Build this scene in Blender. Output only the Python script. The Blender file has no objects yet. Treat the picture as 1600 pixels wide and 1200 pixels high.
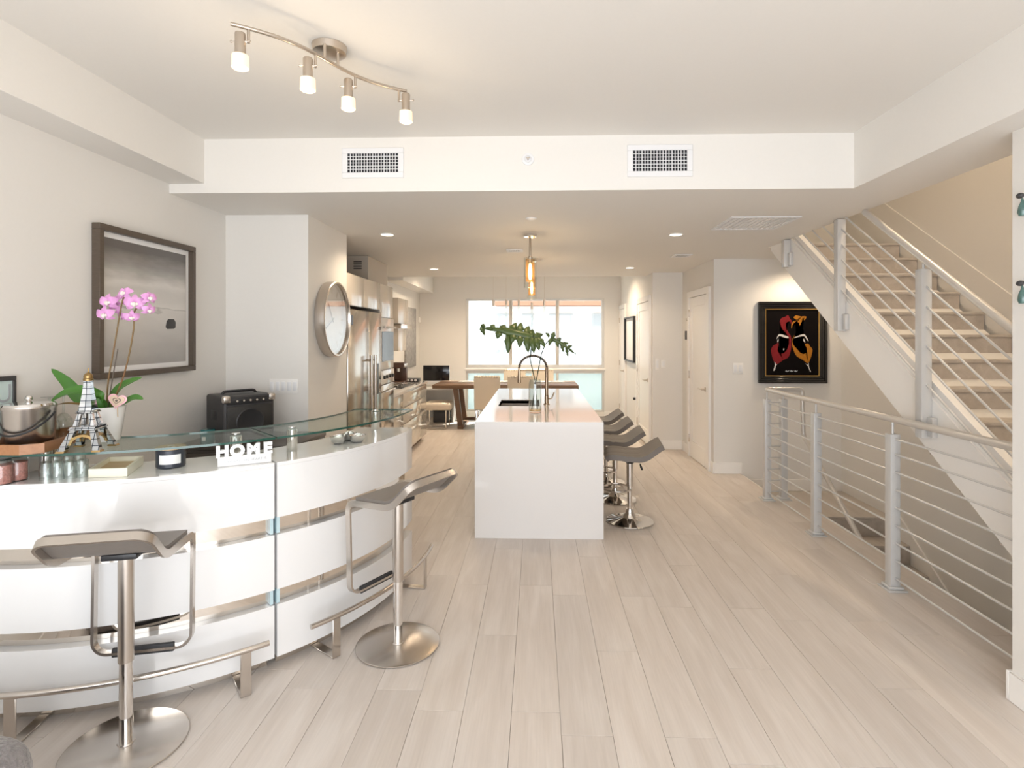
import bpy, bmesh, math, random
from mathutils import Vector, Matrix
random.seed(7)
SC = bpy.context.scene
COL = SC.collection
PI = math.pi
R = math.radians

# ------------------------------------------------------------------ camera
F, PX, PY, H, T = 870.0, 813.0, 525.0, 1.59, R(1.66)
cam_d = bpy.data.cameras.new('camera')
cam = bpy.data.objects.new('camera', cam_d)
COL.objects.link(cam)
cam.location = (0, 0, H)
cam.rotation_euler = (PI / 2, 0, T)
cam_d.sensor_width = 36
cam_d.lens = 36 * F / 1600
cam_d.shift_x = -(PX - 800) / 1600
cam_d.shift_y = -(600 - PY) / 1600
cam_d.clip_start = .05
SC.camera = cam

# ------------------------------------------------------------------ world, sun, daylight, exposure
w = bpy.data.worlds.new('world')
SC.world = w
w.use_nodes = True
bg = w.node_tree.nodes['Background']
bg.inputs[0].default_value = (.93, .97, 1, 1)
bg.inputs[1].default_value = 2.0
sun_d = bpy.data.lights.new('sun', 'SUN')
sun_d.energy = 14
sun_d.color = (1, .93, .82)
sun_d.angle = R(.6)
sun = bpy.data.objects.new('sun', sun_d)
COL.objects.link(sun)
sun.rotation_euler = Vector((-.42, -.62, -1.1)).to_track_quat('-Z', 'Y').to_euler()


def area(name, loc, target, sx, sy, power, color):
    l = bpy.data.lights.new(name, 'AREA')
    l.shape = 'RECTANGLE'
    l.size, l.size_y, l.energy, l.color = sx, sy, power, color
    o = bpy.data.objects.new(name, l)
    COL.objects.link(o)
    o.location = loc
    o.rotation_euler = (Vector(target) - Vector(loc)).to_track_quat('-Z', 'Y').to_euler()
    return o


# daylight entering through the glazed wall behind the camera (fills that opening exactly)
area('daylight_window', (-.1, -1.38, 1.25), (-.1, 5, 1.25), 3.9, 2.4, 61, (.95, .985, 1.05))
SC.view_settings.view_transform = 'Standard'
SC.view_settings.look = 'None'
SC.view_settings.gamma = 1
SC.view_settings.use_curve_mapping = False
SC.view_settings.exposure = .57
SC.cycles.max_bounces = 14
SC.cycles.diffuse_bounces = 6
SC.cycles.transparent_max_bounces = 24
SC.cycles.sample_clamp_indirect = 6
SC.cycles.caustics_reflective = False
SC.cycles.caustics_refractive = False


# ------------------------------------------------------------------ pixel helpers (direction; depth from a known plane)
def ray(u, v):
    cx = (u - PX) / F
    return Vector((cx * math.cos(T) - math.sin(T), cx * math.sin(T) + math.cos(T), -(v - PY) / F))


def Pz(u, v, z):
    d = ray(u, v)
    return Vector((0, 0, H)) + d * ((z - H) / d.z)


def Py(u, v, y):
    d = ray(u, v)
    return Vector((0, 0, H)) + d * (y / d.y)


def Px(u, v, x):
    d = ray(u, v)
    return Vector((0, 0, H)) + d * (x / d.x)


# ------------------------------------------------------------------ materials
def mat(name, col, rough=.5, metal=0, **k):
    m = bpy.data.materials.new(name)
    m.use_nodes = True
    nt = m.node_tree
    b = nt.nodes['Principled BSDF']
    b.inputs['Base Color'].default_value = (*col, 1)
    b.inputs['Roughness'].default_value = rough
    b.inputs['Metallic'].default_value = metal
    if k.get('coat'):
        b.inputs['Coat Weight'].default_value = k['coat']
        b.inputs['Coat Roughness'].default_value = .04
    if k.get('emit'):
        b.inputs['Emission Color'].default_value = (*k.get('ecol', col), 1)
        b.inputs['Emission Strength'].default_value = k['emit']
    if k.get('aniso'):
        b.inputs['Anisotropic'].default_value = k['aniso']
    if k.get('sheen'):
        b.inputs['Sheen Weight'].default_value = k['sheen']
    if 'spec' in k:
        b.inputs['Specular IOR Level'].default_value = k['spec']
    if k.get('trans'):
        b.inputs['Transmission Weight'].default_value = k['trans']
    tc = nt.nodes.new('ShaderNodeTexCoord')
    src = tc.outputs['Object']
    if k.get('stretch'):
        mp = nt.nodes.new('ShaderNodeMapping')
        mp.inputs['Scale'].default_value = k['stretch']
        nt.links.new(src, mp.inputs[0])
        src = mp.outputs[0]
    ns = nt.nodes.new('ShaderNodeTexNoise')
    ns.inputs['Scale'].default_value = k.get('nscale', 30)
    ns.inputs['Detail'].default_value = 5
    nt.links.new(src, ns.inputs['Vector'])
    va = k.get('var', .03)
    if va:
        mx = nt.nodes.new('ShaderNodeMix')
        mx.data_type = 'RGBA'
        c2 = k.get('col2', tuple(max(0, c * (1 - 2.2 * va)) for c in col))
        mx.inputs[6].default_value = (*col, 1)
        mx.inputs[7].default_value = (*c2, 1)
        nt.links.new(ns.outputs[0], mx.inputs[0])
        nt.links.new(mx.outputs[2], b.inputs['Base Color'])
    if k.get('bump'):
        bp = nt.nodes.new('ShaderNodeBump')
        bp.inputs['Strength'].default_value = k['bump']
        bp.inputs['Distance'].default_value = k.get('bdist', .002)
        nt.links.new(ns.outputs[0], bp.inputs['Height'])
        nt.links.new(bp.outputs[0], b.inputs['Normal'])
    return m


def glass(name, tint, rough=0, refl=1.0, opac=0.0, ocol=(1, 1, 1)):
    """thin architectural glass: see-through with fresnel reflection"""
    m = bpy.data.materials.new(name)
    m.use_nodes = True
    nt = m.node_tree
    nt.nodes.clear()
    out = nt.nodes.new('ShaderNodeOutputMaterial')
    tr = nt.nodes.new('ShaderNodeBsdfTransparent')
    tr.inputs[0].default_value = (*tint, 1)
    gl = nt.nodes.new('ShaderNodeBsdfGlossy')
    gl.inputs['Roughness'].default_value = rough
    lw = nt.nodes.new('ShaderNodeLayerWeight')
    lw.inputs[0].default_value = .5      # Schlick fresnel, alike on both sides of a thin sheet
    pw = nt.nodes.new('ShaderNodeMath')
    pw.operation = 'POWER'
    pw.inputs[1].default_value = 5
    nt.links.new(lw.outputs['Facing'], pw.inputs[0])
    fr = nt.nodes.new('ShaderNodeMath')
    fr.operation = 'MULTIPLY_ADD'
    fr.inputs[1].default_value = .92
    fr.inputs[2].default_value = .04
    nt.links.new(pw.outputs[0], fr.inputs[0])
    mu = nt.nodes.new('ShaderNodeMath')
    mu.operation = 'MULTIPLY'
    mu.use_clamp = True
    mu.inputs[1].default_value = refl
    mix = nt.nodes.new('ShaderNodeMixShader')
    nt.links.new(fr.outputs[0], mu.inputs[0])
    nt.links.new(mu.outputs[0], mix.inputs[0])
    base = tr.outputs[0]
    if opac:
        df = nt.nodes.new('ShaderNodeBsdfDiffuse')
        df.inputs[0].default_value = (*ocol, 1)
        m2 = nt.nodes.new('ShaderNodeMixShader')
        m2.inputs[0].default_value = opac
        nt.links.new(tr.outputs[0], m2.inputs[1])
        nt.links.new(df.outputs[0], m2.inputs[2])
        base = m2.outputs[0]
    nt.links.new(base, mix.inputs[1])
    nt.links.new(gl.outputs[0], mix.inputs[2])
    nt.links.new(mix.outputs[0], out.inputs[0])
    return m


def wood_tile(name, c1, c2, c3, rough=.42):
    """wood-look plank: tone differs per piece (object random), grain runs along local Y"""
    m = bpy.data.materials.new(name)
    m.use_nodes = True
    nt = m.node_tree
    N, L = nt.nodes, nt.links
    b = N['Principled BSDF']
    tc = N.new('ShaderNodeTexCoord')
    oi = N.new('ShaderNodeObjectInfo')
    off = N.new('ShaderNodeVectorMath')
    off.operation = 'SCALE'
    off.inputs[0].default_value = (37, 53, 11)
    L.new(oi.outputs['Random'], off.inputs['Scale'])
    add = N.new('ShaderNodeVectorMath')
    L.new(tc.outputs['Object'], add.inputs[0])
    L.new(off.outputs[0], add.inputs[1])
    mp = N.new('ShaderNodeMapping')
    mp.inputs['Scale'].default_value = (9, 1.1, 9)
    L.new(add.outputs[0], mp.inputs[0])
    n1 = N.new('ShaderNodeTexNoise')
    n1.inputs['Scale'].default_value = 1.3
    n1.inputs['Detail'].default_value = 6
    n1.inputs['Distortion'].default_value = .8
    L.new(mp.outputs[0], n1.inputs['Vector'])
    mp2 = N.new('ShaderNodeMapping')
    mp2.inputs['Scale'].default_value = (90, 3, 90)
    L.new(add.outputs[0], mp2.inputs[0])
    n2 = N.new('ShaderNodeTexNoise')
    n2.inputs['Scale'].default_value = 1.5
    n2.inputs['Detail'].default_value = 4
    L.new(mp2.outputs[0], n2.inputs['Vector'])
    r1 = N.new('ShaderNodeValToRGB')
    r1.color_ramp.elements[0].position = .3
    r1.color_ramp.elements[0].color = (*c1, 1)
    r1.color_ramp.elements[1].position = .68
    r1.color_ramp.elements[1].color = (*c3, 1)
    e = r1.color_ramp.elements.new(.5)
    e.color = (*c2, 1)
    L.new(n1.outputs[0], r1.inputs[0])
    hs = N.new('ShaderNodeHueSaturation')
    mr = N.new('ShaderNodeMapRange')
    mr.inputs['To Min'].default_value = .955
    mr.inputs['To Max'].default_value = 1.035
    L.new(oi.outputs['Random'], mr.inputs[0])
    L.new(mr.outputs[0], hs.inputs['Value'])
    L.new(r1.outputs[0], hs.inputs['Color'])
    mx = N.new('ShaderNodeMix')
    mx.data_type = 'RGBA'
    mx.blend_type = 'MULTIPLY'
    mx.inputs[0].default_value = .16
    L.new(hs.outputs[0], mx.inputs[6])
    L.new(n2.outputs[0], mx.inputs[7])
    L.new(mx.outputs[2], b.inputs['Base Color'])
    b.inputs['Roughness'].default_value = rough
    bp = N.new('ShaderNodeBump')
    bp.inputs['Strength'].default_value = .12
    bp.inputs['Distance'].default_value = .001
    L.new(n2.outputs[0], bp.inputs['Height'])
    L.new(bp.outputs[0], b.inputs['Normal'])
    return m


M = {}
M['wall'] = mat('wall_paint', (.765, .742, .705), .6, nscale=60, var=.012, bump=.05)
M['ceil'] = mat('ceiling_paint', (.785, .76, .72), .7, nscale=60, var=.012)
M['trim'] = mat('trim_paint', (.86, .84, .81), .35, var=.01)
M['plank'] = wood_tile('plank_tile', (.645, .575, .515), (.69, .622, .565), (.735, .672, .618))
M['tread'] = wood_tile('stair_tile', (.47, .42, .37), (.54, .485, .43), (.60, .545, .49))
M['grout'] = mat('grout', (.53, .47, .415), .8)
M['lacquer'] = mat('white_lacquer', (.80, .795, .79), .12, coat=.6, var=.006)
M['quartz'] = mat('white_quartz', (.735, .715, .70), .1, coat=.4, nscale=90, var=.012)
M['beige_gloss'] = mat('beige_gloss', (.66, .60, .52), .1, coat=.6, var=.008)
M['taupe'] = mat('taupe_cabinet', (.50, .455, .40), .25, var=.01)
M['steel'] = mat('brushed_steel', (.66, .61, .56), .26, 1, aniso=.4, stretch=(1, 1, 60), nscale=12, var=.05)
M['nickel'] = mat('brushed_nickel', (.60, .53, .46), .3, 1, var=.03)
M['chrome'] = mat('chrome', (.80, .78, .76), .06, 1, var=0)
M['mirror'] = mat('mirror_strip', (.80, .74, .67), .04, 1, var=0)
M['fridge'] = mat('fridge_steel', (.55, .50, .44), .16, 1, aniso=.5, stretch=(40, 40, 1), nscale=8, var=.05)
M['rail'] = mat('rail_paint', (.60, .595, .585), .35, .15, var=.02)
M['handrail'] = mat('handrail_paint', (.63, .60, .56), .3, .3, var=.02)
M['leather'] = mat('grey_leather', (.20, .175, .155), .45, nscale=120, var=.06, bump=.15)
M['stoolgrey'] = mat('taupe_leather', (.165, .143, .125), .6, nscale=120, var=.06, bump=.15)
M['black'] = mat('black_plastic', (.018, .018, .02), .4, var=.05)
M['rubber'] = mat('black_rubber', (.03, .03, .033), .6, nscale=80, var=.1)
M['charcoal'] = mat('charcoal_body', (.05, .048, .05), .5, nscale=80, var=.1)
M['grille'] = mat('grille_mesh', (.035, .033, .03), .55, nscale=300, var=.3, bump=.6)
M['darkwood'] = mat('dark_cabinet', (.085, .07, .06), .35, stretch=(1, 8, 1), var=.15)
M['framebrown'] = mat('frame_brown', (.115, .085, .062), .4, stretch=(6, 6, 60), nscale=4, var=.2)
M['mattboard'] = mat('mat_board', (.84, .83, .82), .8, var=.01)
M['blackframe'] = mat('black_frame', (.012, .011, .011), .25, coat=.4, var=.1)
M['gold'] = mat('gold_fillet', (.80, .52, .16), .3, 1, var=.05)
M['canvas_black'] = mat('canvas_black', (.007, .005, .005), .9, spec=.08, var=.2, nscale=9)
M['red'] = mat('red_paint', (.24, .016, .02), .7, spec=.2, nscale=25, var=.3, col2=(.16, .008, .012))
M['amber'] = mat('amber_paint', (.46, .19, .018), .7, spec=.2, nscale=25, var=.3, col2=(.30, .10, .008))
M['whitepaint'] = mat('white_paint', (.75, .72, .70), .5, var=.1)
M['copper_sink'] = mat('sink_steel', (.36, .32, .29), .5, .4, var=.03)
M['bronze'] = mat('faucet_bronze', (.46, .36, .27), .25, 1, var=.04)
M['walnut'] = mat('walnut', (.20, .115, .065), .4, stretch=(3, 40, 40), nscale=2, var=.3, col2=(.12, .065, .035))
M['traywood'] = mat('acacia_wood', (.46, .23, .11), .4, stretch=(20, 3, 20), nscale=3, var=.25, col2=(.28, .12, .05))
M['lightwood'] = mat('light_wood', (.66, .47, .27), .5, stretch=(3, 30, 30), nscale=3, var=.12)
M['cream'] = mat('cream_box', (.82, .79, .66), .4, var=.02)
M['ivory'] = mat('ivory_leather', (.72, .64, .53), .45, nscale=90, var=.03, bump=.1)
M['ceramic'] = mat('white_ceramic', (.84, .82, .80), .2, coat=.4, var=.01)
M['stem'] = mat('orchid_stem', (.12, .13, .03), .5, nscale=8, var=.4, col2=(.22, .06, .02))
M['leaf'] = mat('orchid_leaf', (.075, .22, .03), .3, nscale=14, var=.25, col2=(.04, .13, .02))
M['philo'] = mat('philodendron', (.10, .15, .035), .35, nscale=14, var=.3, col2=(.05, .085, .03))
M['petiole'] = mat('petiole', (.025, .05, .025), .5, spec=.2, var=.2)
M['petal'] = mat('orchid_petal', (.60, .23, .53), .6, nscale=40, var=.15, col2=(.72, .40, .66))
M['petalc'] = mat('orchid_lip', (.86, .80, .74), .5, var=.1)
M['pink'] = mat('pink_paint', (.80, .45, .50), .5, var=.04)
M['beigepaint'] = mat('beige_wood', (.66, .50, .36), .5, var=.06)
M['salt'] = mat('pink_salt', (.72, .30, .25), .6, nscale=140, var=.3, bump=.8, bdist=.004)
M['teal'] = mat('teal_glass', (.02, .16, .17), .15, coat=.5, var=.05)
M['navy'] = mat('charcoal_jar', (.035, .04, .055), .3, var=.05)
M['fur'] = mat('grey_plush', (.33, .30, .295), .9, nscale=55, var=.35, bump=1, bdist=.012, sheen=.5)
M['bulb'] = mat('bulb', (1, .85, .6), .4, emit=14, ecol=(1, .72, .4), var=0)
M['frost'] = mat('frosted_lit_glass', (.72, .62, .44), .4, emit=.5, ecol=(1, .80, .48), var=0)
M['filament'] = mat('lit_filament', (1, .8, .5), .4, emit=18, ecol=(1, .70, .36), var=0)
M['recessed'] = mat('recessed_lens', (1, .95, .85), .4, emit=9, ecol=(1, .88, .70), var=0)
M['dark'] = mat('dark_void', (.02, .02, .025), .8)
M['ventwhite'] = mat('vent_white', (.80, .80, .81), .4, var=.01)
M['screen'] = mat('screen_black', (.006, .006, .008), .12, var=0)
M['facade'] = mat('facade_render', (.80, .80, .80), .8, nscale=3, var=.02)
M['facadegrey'] = mat('facade_trim', (.46, .49, .51), .7, var=.02)
M['terracotta'] = mat('terracotta_fascia', (.52, .27, .17), .7, var=.08)
M['pavement'] = mat('pavement', (.55, .54, .52), .9, nscale=4, var=.1)
M['alu'] = mat('window_aluminium', (.60, .58, .54), .4, .5, var=.02)
M['glass'] = glass('clear_glass', (.94, .965, .955), refl=2.2)
M['pane'] = glass('window_pane', (.96, .98, .98), refl=.7)
M['lowpane'] = glass('tinted_window_pane', (.64, .73, .75), refl=.7, opac=.3, ocol=(.78, .88, .90))
M['shelf'] = glass('shelf_glass', (.90, .95, .93), refl=.45)
M['shelfedge'] = mat('shelf_glass_edge', (.012, .075, .055), .1, coat=.5, var=.1)
M['amberglass'] = glass('amber_glass', (.96, .78, .50), opac=.12, ocol=(.9, .5, .2))
M['bluegl'] = mat('blue_acrylic', (.52, .68, .73), .15, coat=.4, var=.05)
M['mint'] = mat('mint_panel', (.55, .66, .64), .5, var=.03)
M['label'] = mat('paper_label', (.80, .79, .78), .6, var=.01)
M['greytext'] = mat('grey_print', (.38, .40, .42), .6, var=0)
M['tealdrop'] = mat('verdigris_glass', (.10, .21, .19), .2, coat=.5, nscale=40, var=.3)
def tile_mirror():
    m = mat('mirror_tiles', (.62, .63, .64), .12, 1, var=0)
    nt = m.node_tree
    br = nt.nodes.new('ShaderNodeTexBrick')
    br.offset = 0
    br.inputs['Color1'].default_value = (.66, .67, .68, 1)
    br.inputs['Color2'].default_value = (.42, .45, .48, 1)
    br.inputs['Mortar'].default_value = (.02, .03, .045, 1)
    br.inputs['Scale'].default_value = 1
    br.inputs['Mortar Size'].default_value = .0014
    br.inputs['Brick Width'].default_value = .024
    br.inputs['Row Height'].default_value = .026
    tc = nt.nodes.new('ShaderNodeTexCoord')
    mp = nt.nodes.new('ShaderNodeMapping')
    mp.inputs['Rotation'].default_value = (PI / 2, 0, 0)
    nt.links.new(tc.outputs['Object'], mp.inputs[0])
    nt.links.new(mp.outputs[0], br.inputs['Vector'])
    nt.links.new(br.outputs['Color'], nt.nodes['Principled BSDF'].inputs['Base Color'])
    return m


M['tiles'] = tile_mirror()
M['oldgold'] = mat('old_gold', (.42, .28, .12), .35, 1, var=.15)
M['book'] = mat('walnut_box', (.12, .06, .04), .4, var=.2)


# ------------------------------------------------------------------ mesh builder
class MB:
    def __init__(s):
        s.bm = bmesh.new()

    def _xf(s, verts, mtx):
        if mtx is not None:
            bmesh.ops.transform(s.bm, matrix=mtx, verts=verts)

    def box(s, x0, x1, y0, y1, z0, z1, bev=0, seg=2, mtx=None):
        t = bmesh.new()
        bmesh.ops.create_cube(t, size=1)
        for v in t.verts:
            v.co = Vector((x0 + (v.co.x + .5) * (x1 - x0), y0 + (v.co.y + .5) * (y1 - y0), z0 + (v.co.z + .5) * (z1 - z0)))
        if bev:
            bmesh.ops.bevel(t, geom=list(t.edges), offset=bev, segments=seg, affect='EDGES', profile=.5)
        if mtx is not None:
            bmesh.ops.transform(t, matrix=mtx, verts=t.verts)
        s.merge(t)
        return s

    def merge(s, t):
        me = bpy.data.meshes.new('tmp')
        t.to_mesh(me)
        t.free()
        s.bm.from_mesh(me)
        bpy.data.meshes.remove(me)

    def tube(s, pts, r, n=10, closed=False, cap=True, rs=None):
        pts = [Vector(p) for p in pts]
        k = len(pts)
        rings = []
        prev = None
        for i in range(k):
            a = pts[(i - 1) % k] if (closed or i > 0) else pts[i]
            b = pts[(i + 1) % k] if (closed or i < k - 1) else pts[i]
            t = (b - a).normalized()
            if prev is None:
                u = t.cross(Vector((0, 0, 1)))
                if u.length < 1e-3:
                    u = t.cross(Vector((1, 0, 0)))
            else:
                u = prev - t * prev.dot(t)
            u.normalize()
            prev = u
            v = t.cross(u)
            rr = rs[i] if rs else r
            rings.append([s.bm.verts.new(pts[i] + (u * math.cos(2 * PI * j / n) + v * math.sin(2 * PI * j / n)) * rr) for j in range(n)])
        for i in range(k if closed else k - 1):
            A, B = rings[i], rings[(i + 1) % k]
            for j in range(n):
                s.bm.faces.new((A[j], A[(j + 1) % n], B[(j + 1) % n], B[j]))
        if cap and not closed:
            s.bm.faces.new(rings[0][::-1])
            s.bm.faces.new(rings[-1])
        return s

    def lathe(s, prof, n=24, c=(0, 0, 0), mtx=None):
        """prof: list of (r, z) from bottom to top; r=0 closes"""
        c = Vector(c)
        rings = []
        allv = []
        for r, z in prof:
            if r < 1e-6:
                ring = [s.bm.verts.new(c + Vector((0, 0, z)))]
            else:
                ring = [s.bm.verts.new(c + Vector((r * math.cos(2 * PI * j / n), r * math.sin(2 * PI * j / n), z))) for j in range(n)]
            rings.append(ring)
            allv += ring
        for A, B in zip(rings, rings[1:]):
            if len(A) == 1 and len(B) == 1:
                continue
            for j in range(n):
                if len(A) == 1:
                    s.bm.faces.new((A[0], B[(j + 1) % n], B[j]))
                elif len(B) == 1:
                    s.bm.faces.new((A[j], A[(j + 1) % n], B[0]))
                else:
                    s.bm.faces.new((A[j], A[(j + 1) % n], B[(j + 1) % n], B[j]))
        s._xf(allv, mtx)
        return s

    def cyl(s, c, r, z0, z1, n=24):
        return s.lathe([(0, z0), (r, z0), (r, z1), (0, z1)], n, c)

    def prism(s, poly, z0, z1, mtx=None):
        """poly: 2D outline (ccw) extruded from z0 to z1"""
        a = [s.bm.verts.new((x, y, z0)) for x, y in poly]
        b = [s.bm.verts.new((x, y, z1)) for x, y in poly]
        s.bm.faces.new(a[::-1])
        s.bm.faces.new(b)
        k = len(poly)
        for i in range(k):
            s.bm.faces.new((a[i], a[(i + 1) % k], b[(i + 1) % k], b[i]))
        s._xf(a + b, mtx)
        return s

    def hexa(s, p):
        """8 points: bottom 4 ccw, top 4 ccw"""
        v = [s.bm.verts.new(q) for q in p]
        for f in ((3, 2, 1, 0), (4, 5, 6, 7), (0, 1, 5, 4), (1, 2, 6, 5), (2, 3, 7, 6), (3, 0, 4, 7)):
            s.bm.faces.new([v[i] for i in f])
        return s

    def ball(s, c, r, sc=(1, 1, 1), n=12):
        t = bmesh.new()
        bmesh.ops.create_uvsphere(t, u_segments=n, v_segments=max(6, n * 2 // 3), radius=r)
        bmesh.ops.transform(t, matrix=Matrix.Translation(c) @ Matrix.Diagonal((*sc, 1)), verts=t.verts)
        s.merge(t)
        return s

    def grid(s, fn, nu, nv, thick=0, closed_u=False):
        """fn(i/nu, j/nv) -> point; sheet with optional thickness along its normal"""
        P = [[Vector(fn(i / nu, j / nv)) for j in range(nv + 1)] for i in range(nu + 1)]
        V = [[s.bm.verts.new(p) for p in row] for row in P]
        fs = []
        for i in range(nu):
            for j in range(nv):
                fs.append(s.bm.faces.new((V[i][j], V[i + 1][j], V[i + 1][j + 1], V[i][j + 1])))
        if thick:
            s.bm.normal_update()
            N = [[v.normal.copy() for v in row] for row in V]
            W = [[s.bm.verts.new(V[i][j].co - N[i][j] * thick) for j in range(nv + 1)] for i in range(nu + 1)]
            for i in range(nu):
                for j in range(nv):
                    s.bm.faces.new((W[i][j + 1], W[i + 1][j + 1], W[i + 1][j], W[i][j]))
            for i in range(nu):
                s.bm.faces.new((V[i + 1][0], V[i][0], W[i][0], W[i + 1][0]))
                s.bm.faces.new((V[i][nv], V[i + 1][nv], W[i + 1][nv], W[i][nv]))
            for j in range(nv):
                s.bm.faces.new((V[0][j], V[0][j + 1], W[0][j + 1], W[0][j]))
                s.bm.faces.new((V[nu][j + 1], V[nu][j], W[nu][j], W[nu][j + 1]))
        return s

    def mesh(s, name):
        bmesh.ops.recalc_face_normals(s.bm, faces=s.bm.faces)
        me = bpy.data.meshes.new(name)
        s.bm.to_mesh(me)
        s.bm.free()
        me.shade_smooth()
        me.set_sharp_from_angle(angle=R(38))
        return me

    def build(s, name, m, parent=None, loc=None):
        me = s.mesh(name)
        me.materials.append(M[m] if isinstance(m, str) else m)
        o = bpy.data.objects.new(name, me)
        COL.objects.link(o)
        if parent is not None:
            o.parent = parent
        if loc is not None:
            o.location = loc
        return o


def tag(o, label=None, cat=None, group=None, kind=None):
    if label: o['label'] = label
    if cat: o['category'] = cat
    if group: o['group'] = group
    if kind: o['kind'] = kind
    return o


def thing(name, label, cat, loc=(0, 0, 0), rz=0, group=None):
    o = bpy.data.objects.new(name, None)
    o.empty_display_size = .1
    COL.objects.link(o)
    o.location = loc
    o.rotation_euler = (0, 0, rz)
    return tag(o, label, cat, group)


def struct(o):
    o['kind'] = 'structure'
    return o


def B(x0, x1, y0, y1, z0, z1, bev=0):
    return MB().box(x0, x1, y0, y1, z0, z1, bev)


def copy_tree(o, parent=None):
    c = o.copy()
    COL.objects.link(c)
    c.parent = parent
    for ch in list(o.children):
        copy_tree(ch, c)
    return c


def text(name, s, size, m, parent, mtx, depth=.002, align='CENTER', bold=0):
    cu = bpy.data.curves.new(name, 'FONT')
    cu.body = s
    cu.size = size
    cu.extrude = depth
    cu.align_x = align
    cu.offset = bold
    ob = bpy.data.objects.new(name, cu)
    COL.objects.link(ob)
    bpy.context.view_layer.update()
    dg = bpy.context.evaluated_depsgraph_get()
    me = bpy.data.meshes.new_from_object(ob.evaluated_get(dg))
    bpy.data.objects.remove(ob)
    me.transform(mtx)
    me.materials.clear()
    me.materials.append(M[m])
    o = bpy.data.objects.new(name, me)
    COL.objects.link(o)
    o.parent = parent
    return o


def smooth_path(pts, rad, n=6):
    """round the inner corners of a polyline (tuples of any dimension)"""
    P = [Vector(p) for p in pts]
    out = [P[0]]
    for i in range(1, len(P) - 1):
        a, b, c = P[i - 1], P[i], P[i + 1]
        d1 = min(rad, (a - b).length * .49)
        d2 = min(rad, (c - b).length * .49)
        p, q = b + (a - b).normalized() * d1, b + (c - b).normalized() * d2
        for k in range(n + 1):
            t = k / n
            out.append(p * (1 - t) ** 2 + b * 2 * t * (1 - t) + q * t * t)
    out.append(P[-1])
    return out


# ================================================================== THE SETTING
XL, YB, YF, YBEAM, ZC, ZK = -2.29, -1.3, 10.87, 3.41, 2.815, 2.48
XST, XRW, YSB = 2.335, 3.5, 6.5        # ceiling edge by the stairs, stair wall, wall behind the landing
XED = 2.53                             # floor edge at the stair opening

fl = MB()
fl.box(XED, XRW, -.1, 1.9, -.28, -.001).box(-2.44, XED, YB - .15, 5.55, -.28, -.012).box(-2.44, 2.37, 5.55, 7.9, -.28, -.012).box(-2.44, 1.7, 7.9, YF + .15, -.28, -.012)
floor = struct(fl.build('floor', 'grout'))
# planks: 0.205 x 1.2 m wood-look tiles laid along the room, each its own piece
PW, PL = .205, 1.2
base = MB().box(0, PW - .0012, 0, PL - .0012, -.012, 0, .0008, 1)
plank_me = base.mesh('floor_plank')
plank_me.materials.append(M['plank'])
x = -2.29 - .07
ci = 0
while x < 2.5:
    xm = x + PW / 2
    ymax = YF if xm < 1.63 else (7.87 if xm < 2.05 else (6.5 if xm < 2.3 else 5.55))
    y = .35 - PL * ((ci * 0.37 + .13 * (ci % 3)) % 1)
    wid = min(PW, XED - x)
    while y < ymax - .02:
        ln = min(PL, ymax - y)
        o = bpy.data.objects.new('floor_plank', plank_me)
        COL.objects.link(o)
        o.parent = floor
        o.location = (x, y, 0)
        o.scale = (wid / PW, ln / PL, 1)
        y += PL
    x += PW
    ci += 1
# part of the floor behind the camera
B(-2.29, 2.07, YB, -.86, -.012, 0).build('floor_rear', 'plank', floor)
# landing one step down
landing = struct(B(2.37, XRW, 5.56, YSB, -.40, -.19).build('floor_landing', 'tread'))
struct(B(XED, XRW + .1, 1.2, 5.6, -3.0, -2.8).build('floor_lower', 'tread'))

struct(B(XL - .15, XL, YB - .15, YF + .15, -.28, 2.97).build('wall_left', 'wall'))
struct(B(XL, -1.675, 4.04, 4.87, 0, ZK).build('wall_kitchen_end', 'wall'))
WX0, WX1 = -1.385, 1.32
wf = MB()
wf.box(XL, WX0, YF, YF + .15, -.28, 2.97).box(WX1, 1.78, YF, YF + .15, -.28, 2.97).box(WX0, WX1, YF, YF + .15, 2.32, 2.97).box(WX0, WX1, YF, YF + .15, -.28, .11).box(WX0, WX1, YF, YF + .15, .90, .955)
struct(wf.build('wall_far', 'wall'))
struct(B(1.632, 1.78, 7.87, YF, -.28, 2.97).build('wall_right_far', 'wall'))
struct(B(1.78, 2.20, 7.87, 8.02, -.28, ZK).build('wall_hall_end', 'wall'))
struct(B(2.05, 2.20, YSB, 7.87, -.28, ZK).build('wall_hall_side', 'wall'))
struct(B(2.20, XRW + .15, YSB, YSB + .15, -3, 4.8).build('wall_stair_end', 'wall'))
struct(B(XRW, XRW + .15, -.1, YSB, -3, 4.8).build('wall_stair_side', 'wall'))
struct(MB().box(2.075, 2.30, YB - .15, -.1, 0, ZK).box(2.075, 2.30, 1.25, 2.49, 0, ZK).box(2.075, 2.30, -.1, 1.25, 2.1, ZK).build('wall_right', 'wall'))
struct(B(2.30, XRW + .15, -.25, -.1, -3, 4.8).build('wall_stair_front', 'wall'))
struct(B(XED - .14, XED, 1.2, 5.55, -3, -.28).build('wall_under_floor', 'wall'))
wb = MB()
wb.box(XL, -2.05, YB - .15, YB, 0, 2.97).box(1.85, 2.075, YB - .15, YB, 0, 2.97).box(-2.05, 1.85, YB - .15, YB, 2.45, 2.97)
struct(wb.build('wall_back', 'wall'))
struct(B(XL, 1.92, YB - .15, YBEAM, ZC, 2.97).build('ceiling', 'ceil'))
kc = MB()
kc.box(XL, XST, YBEAM, 7.90, ZK, 2.97).box(XL, 1.7, 7.90, 8.33, ZK, 2.97).box(1.70, 2.335, 7.9, 8.05, ZK, 2.97)
struct(kc.build('ceiling_kitchen', 'ceil'))
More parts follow.
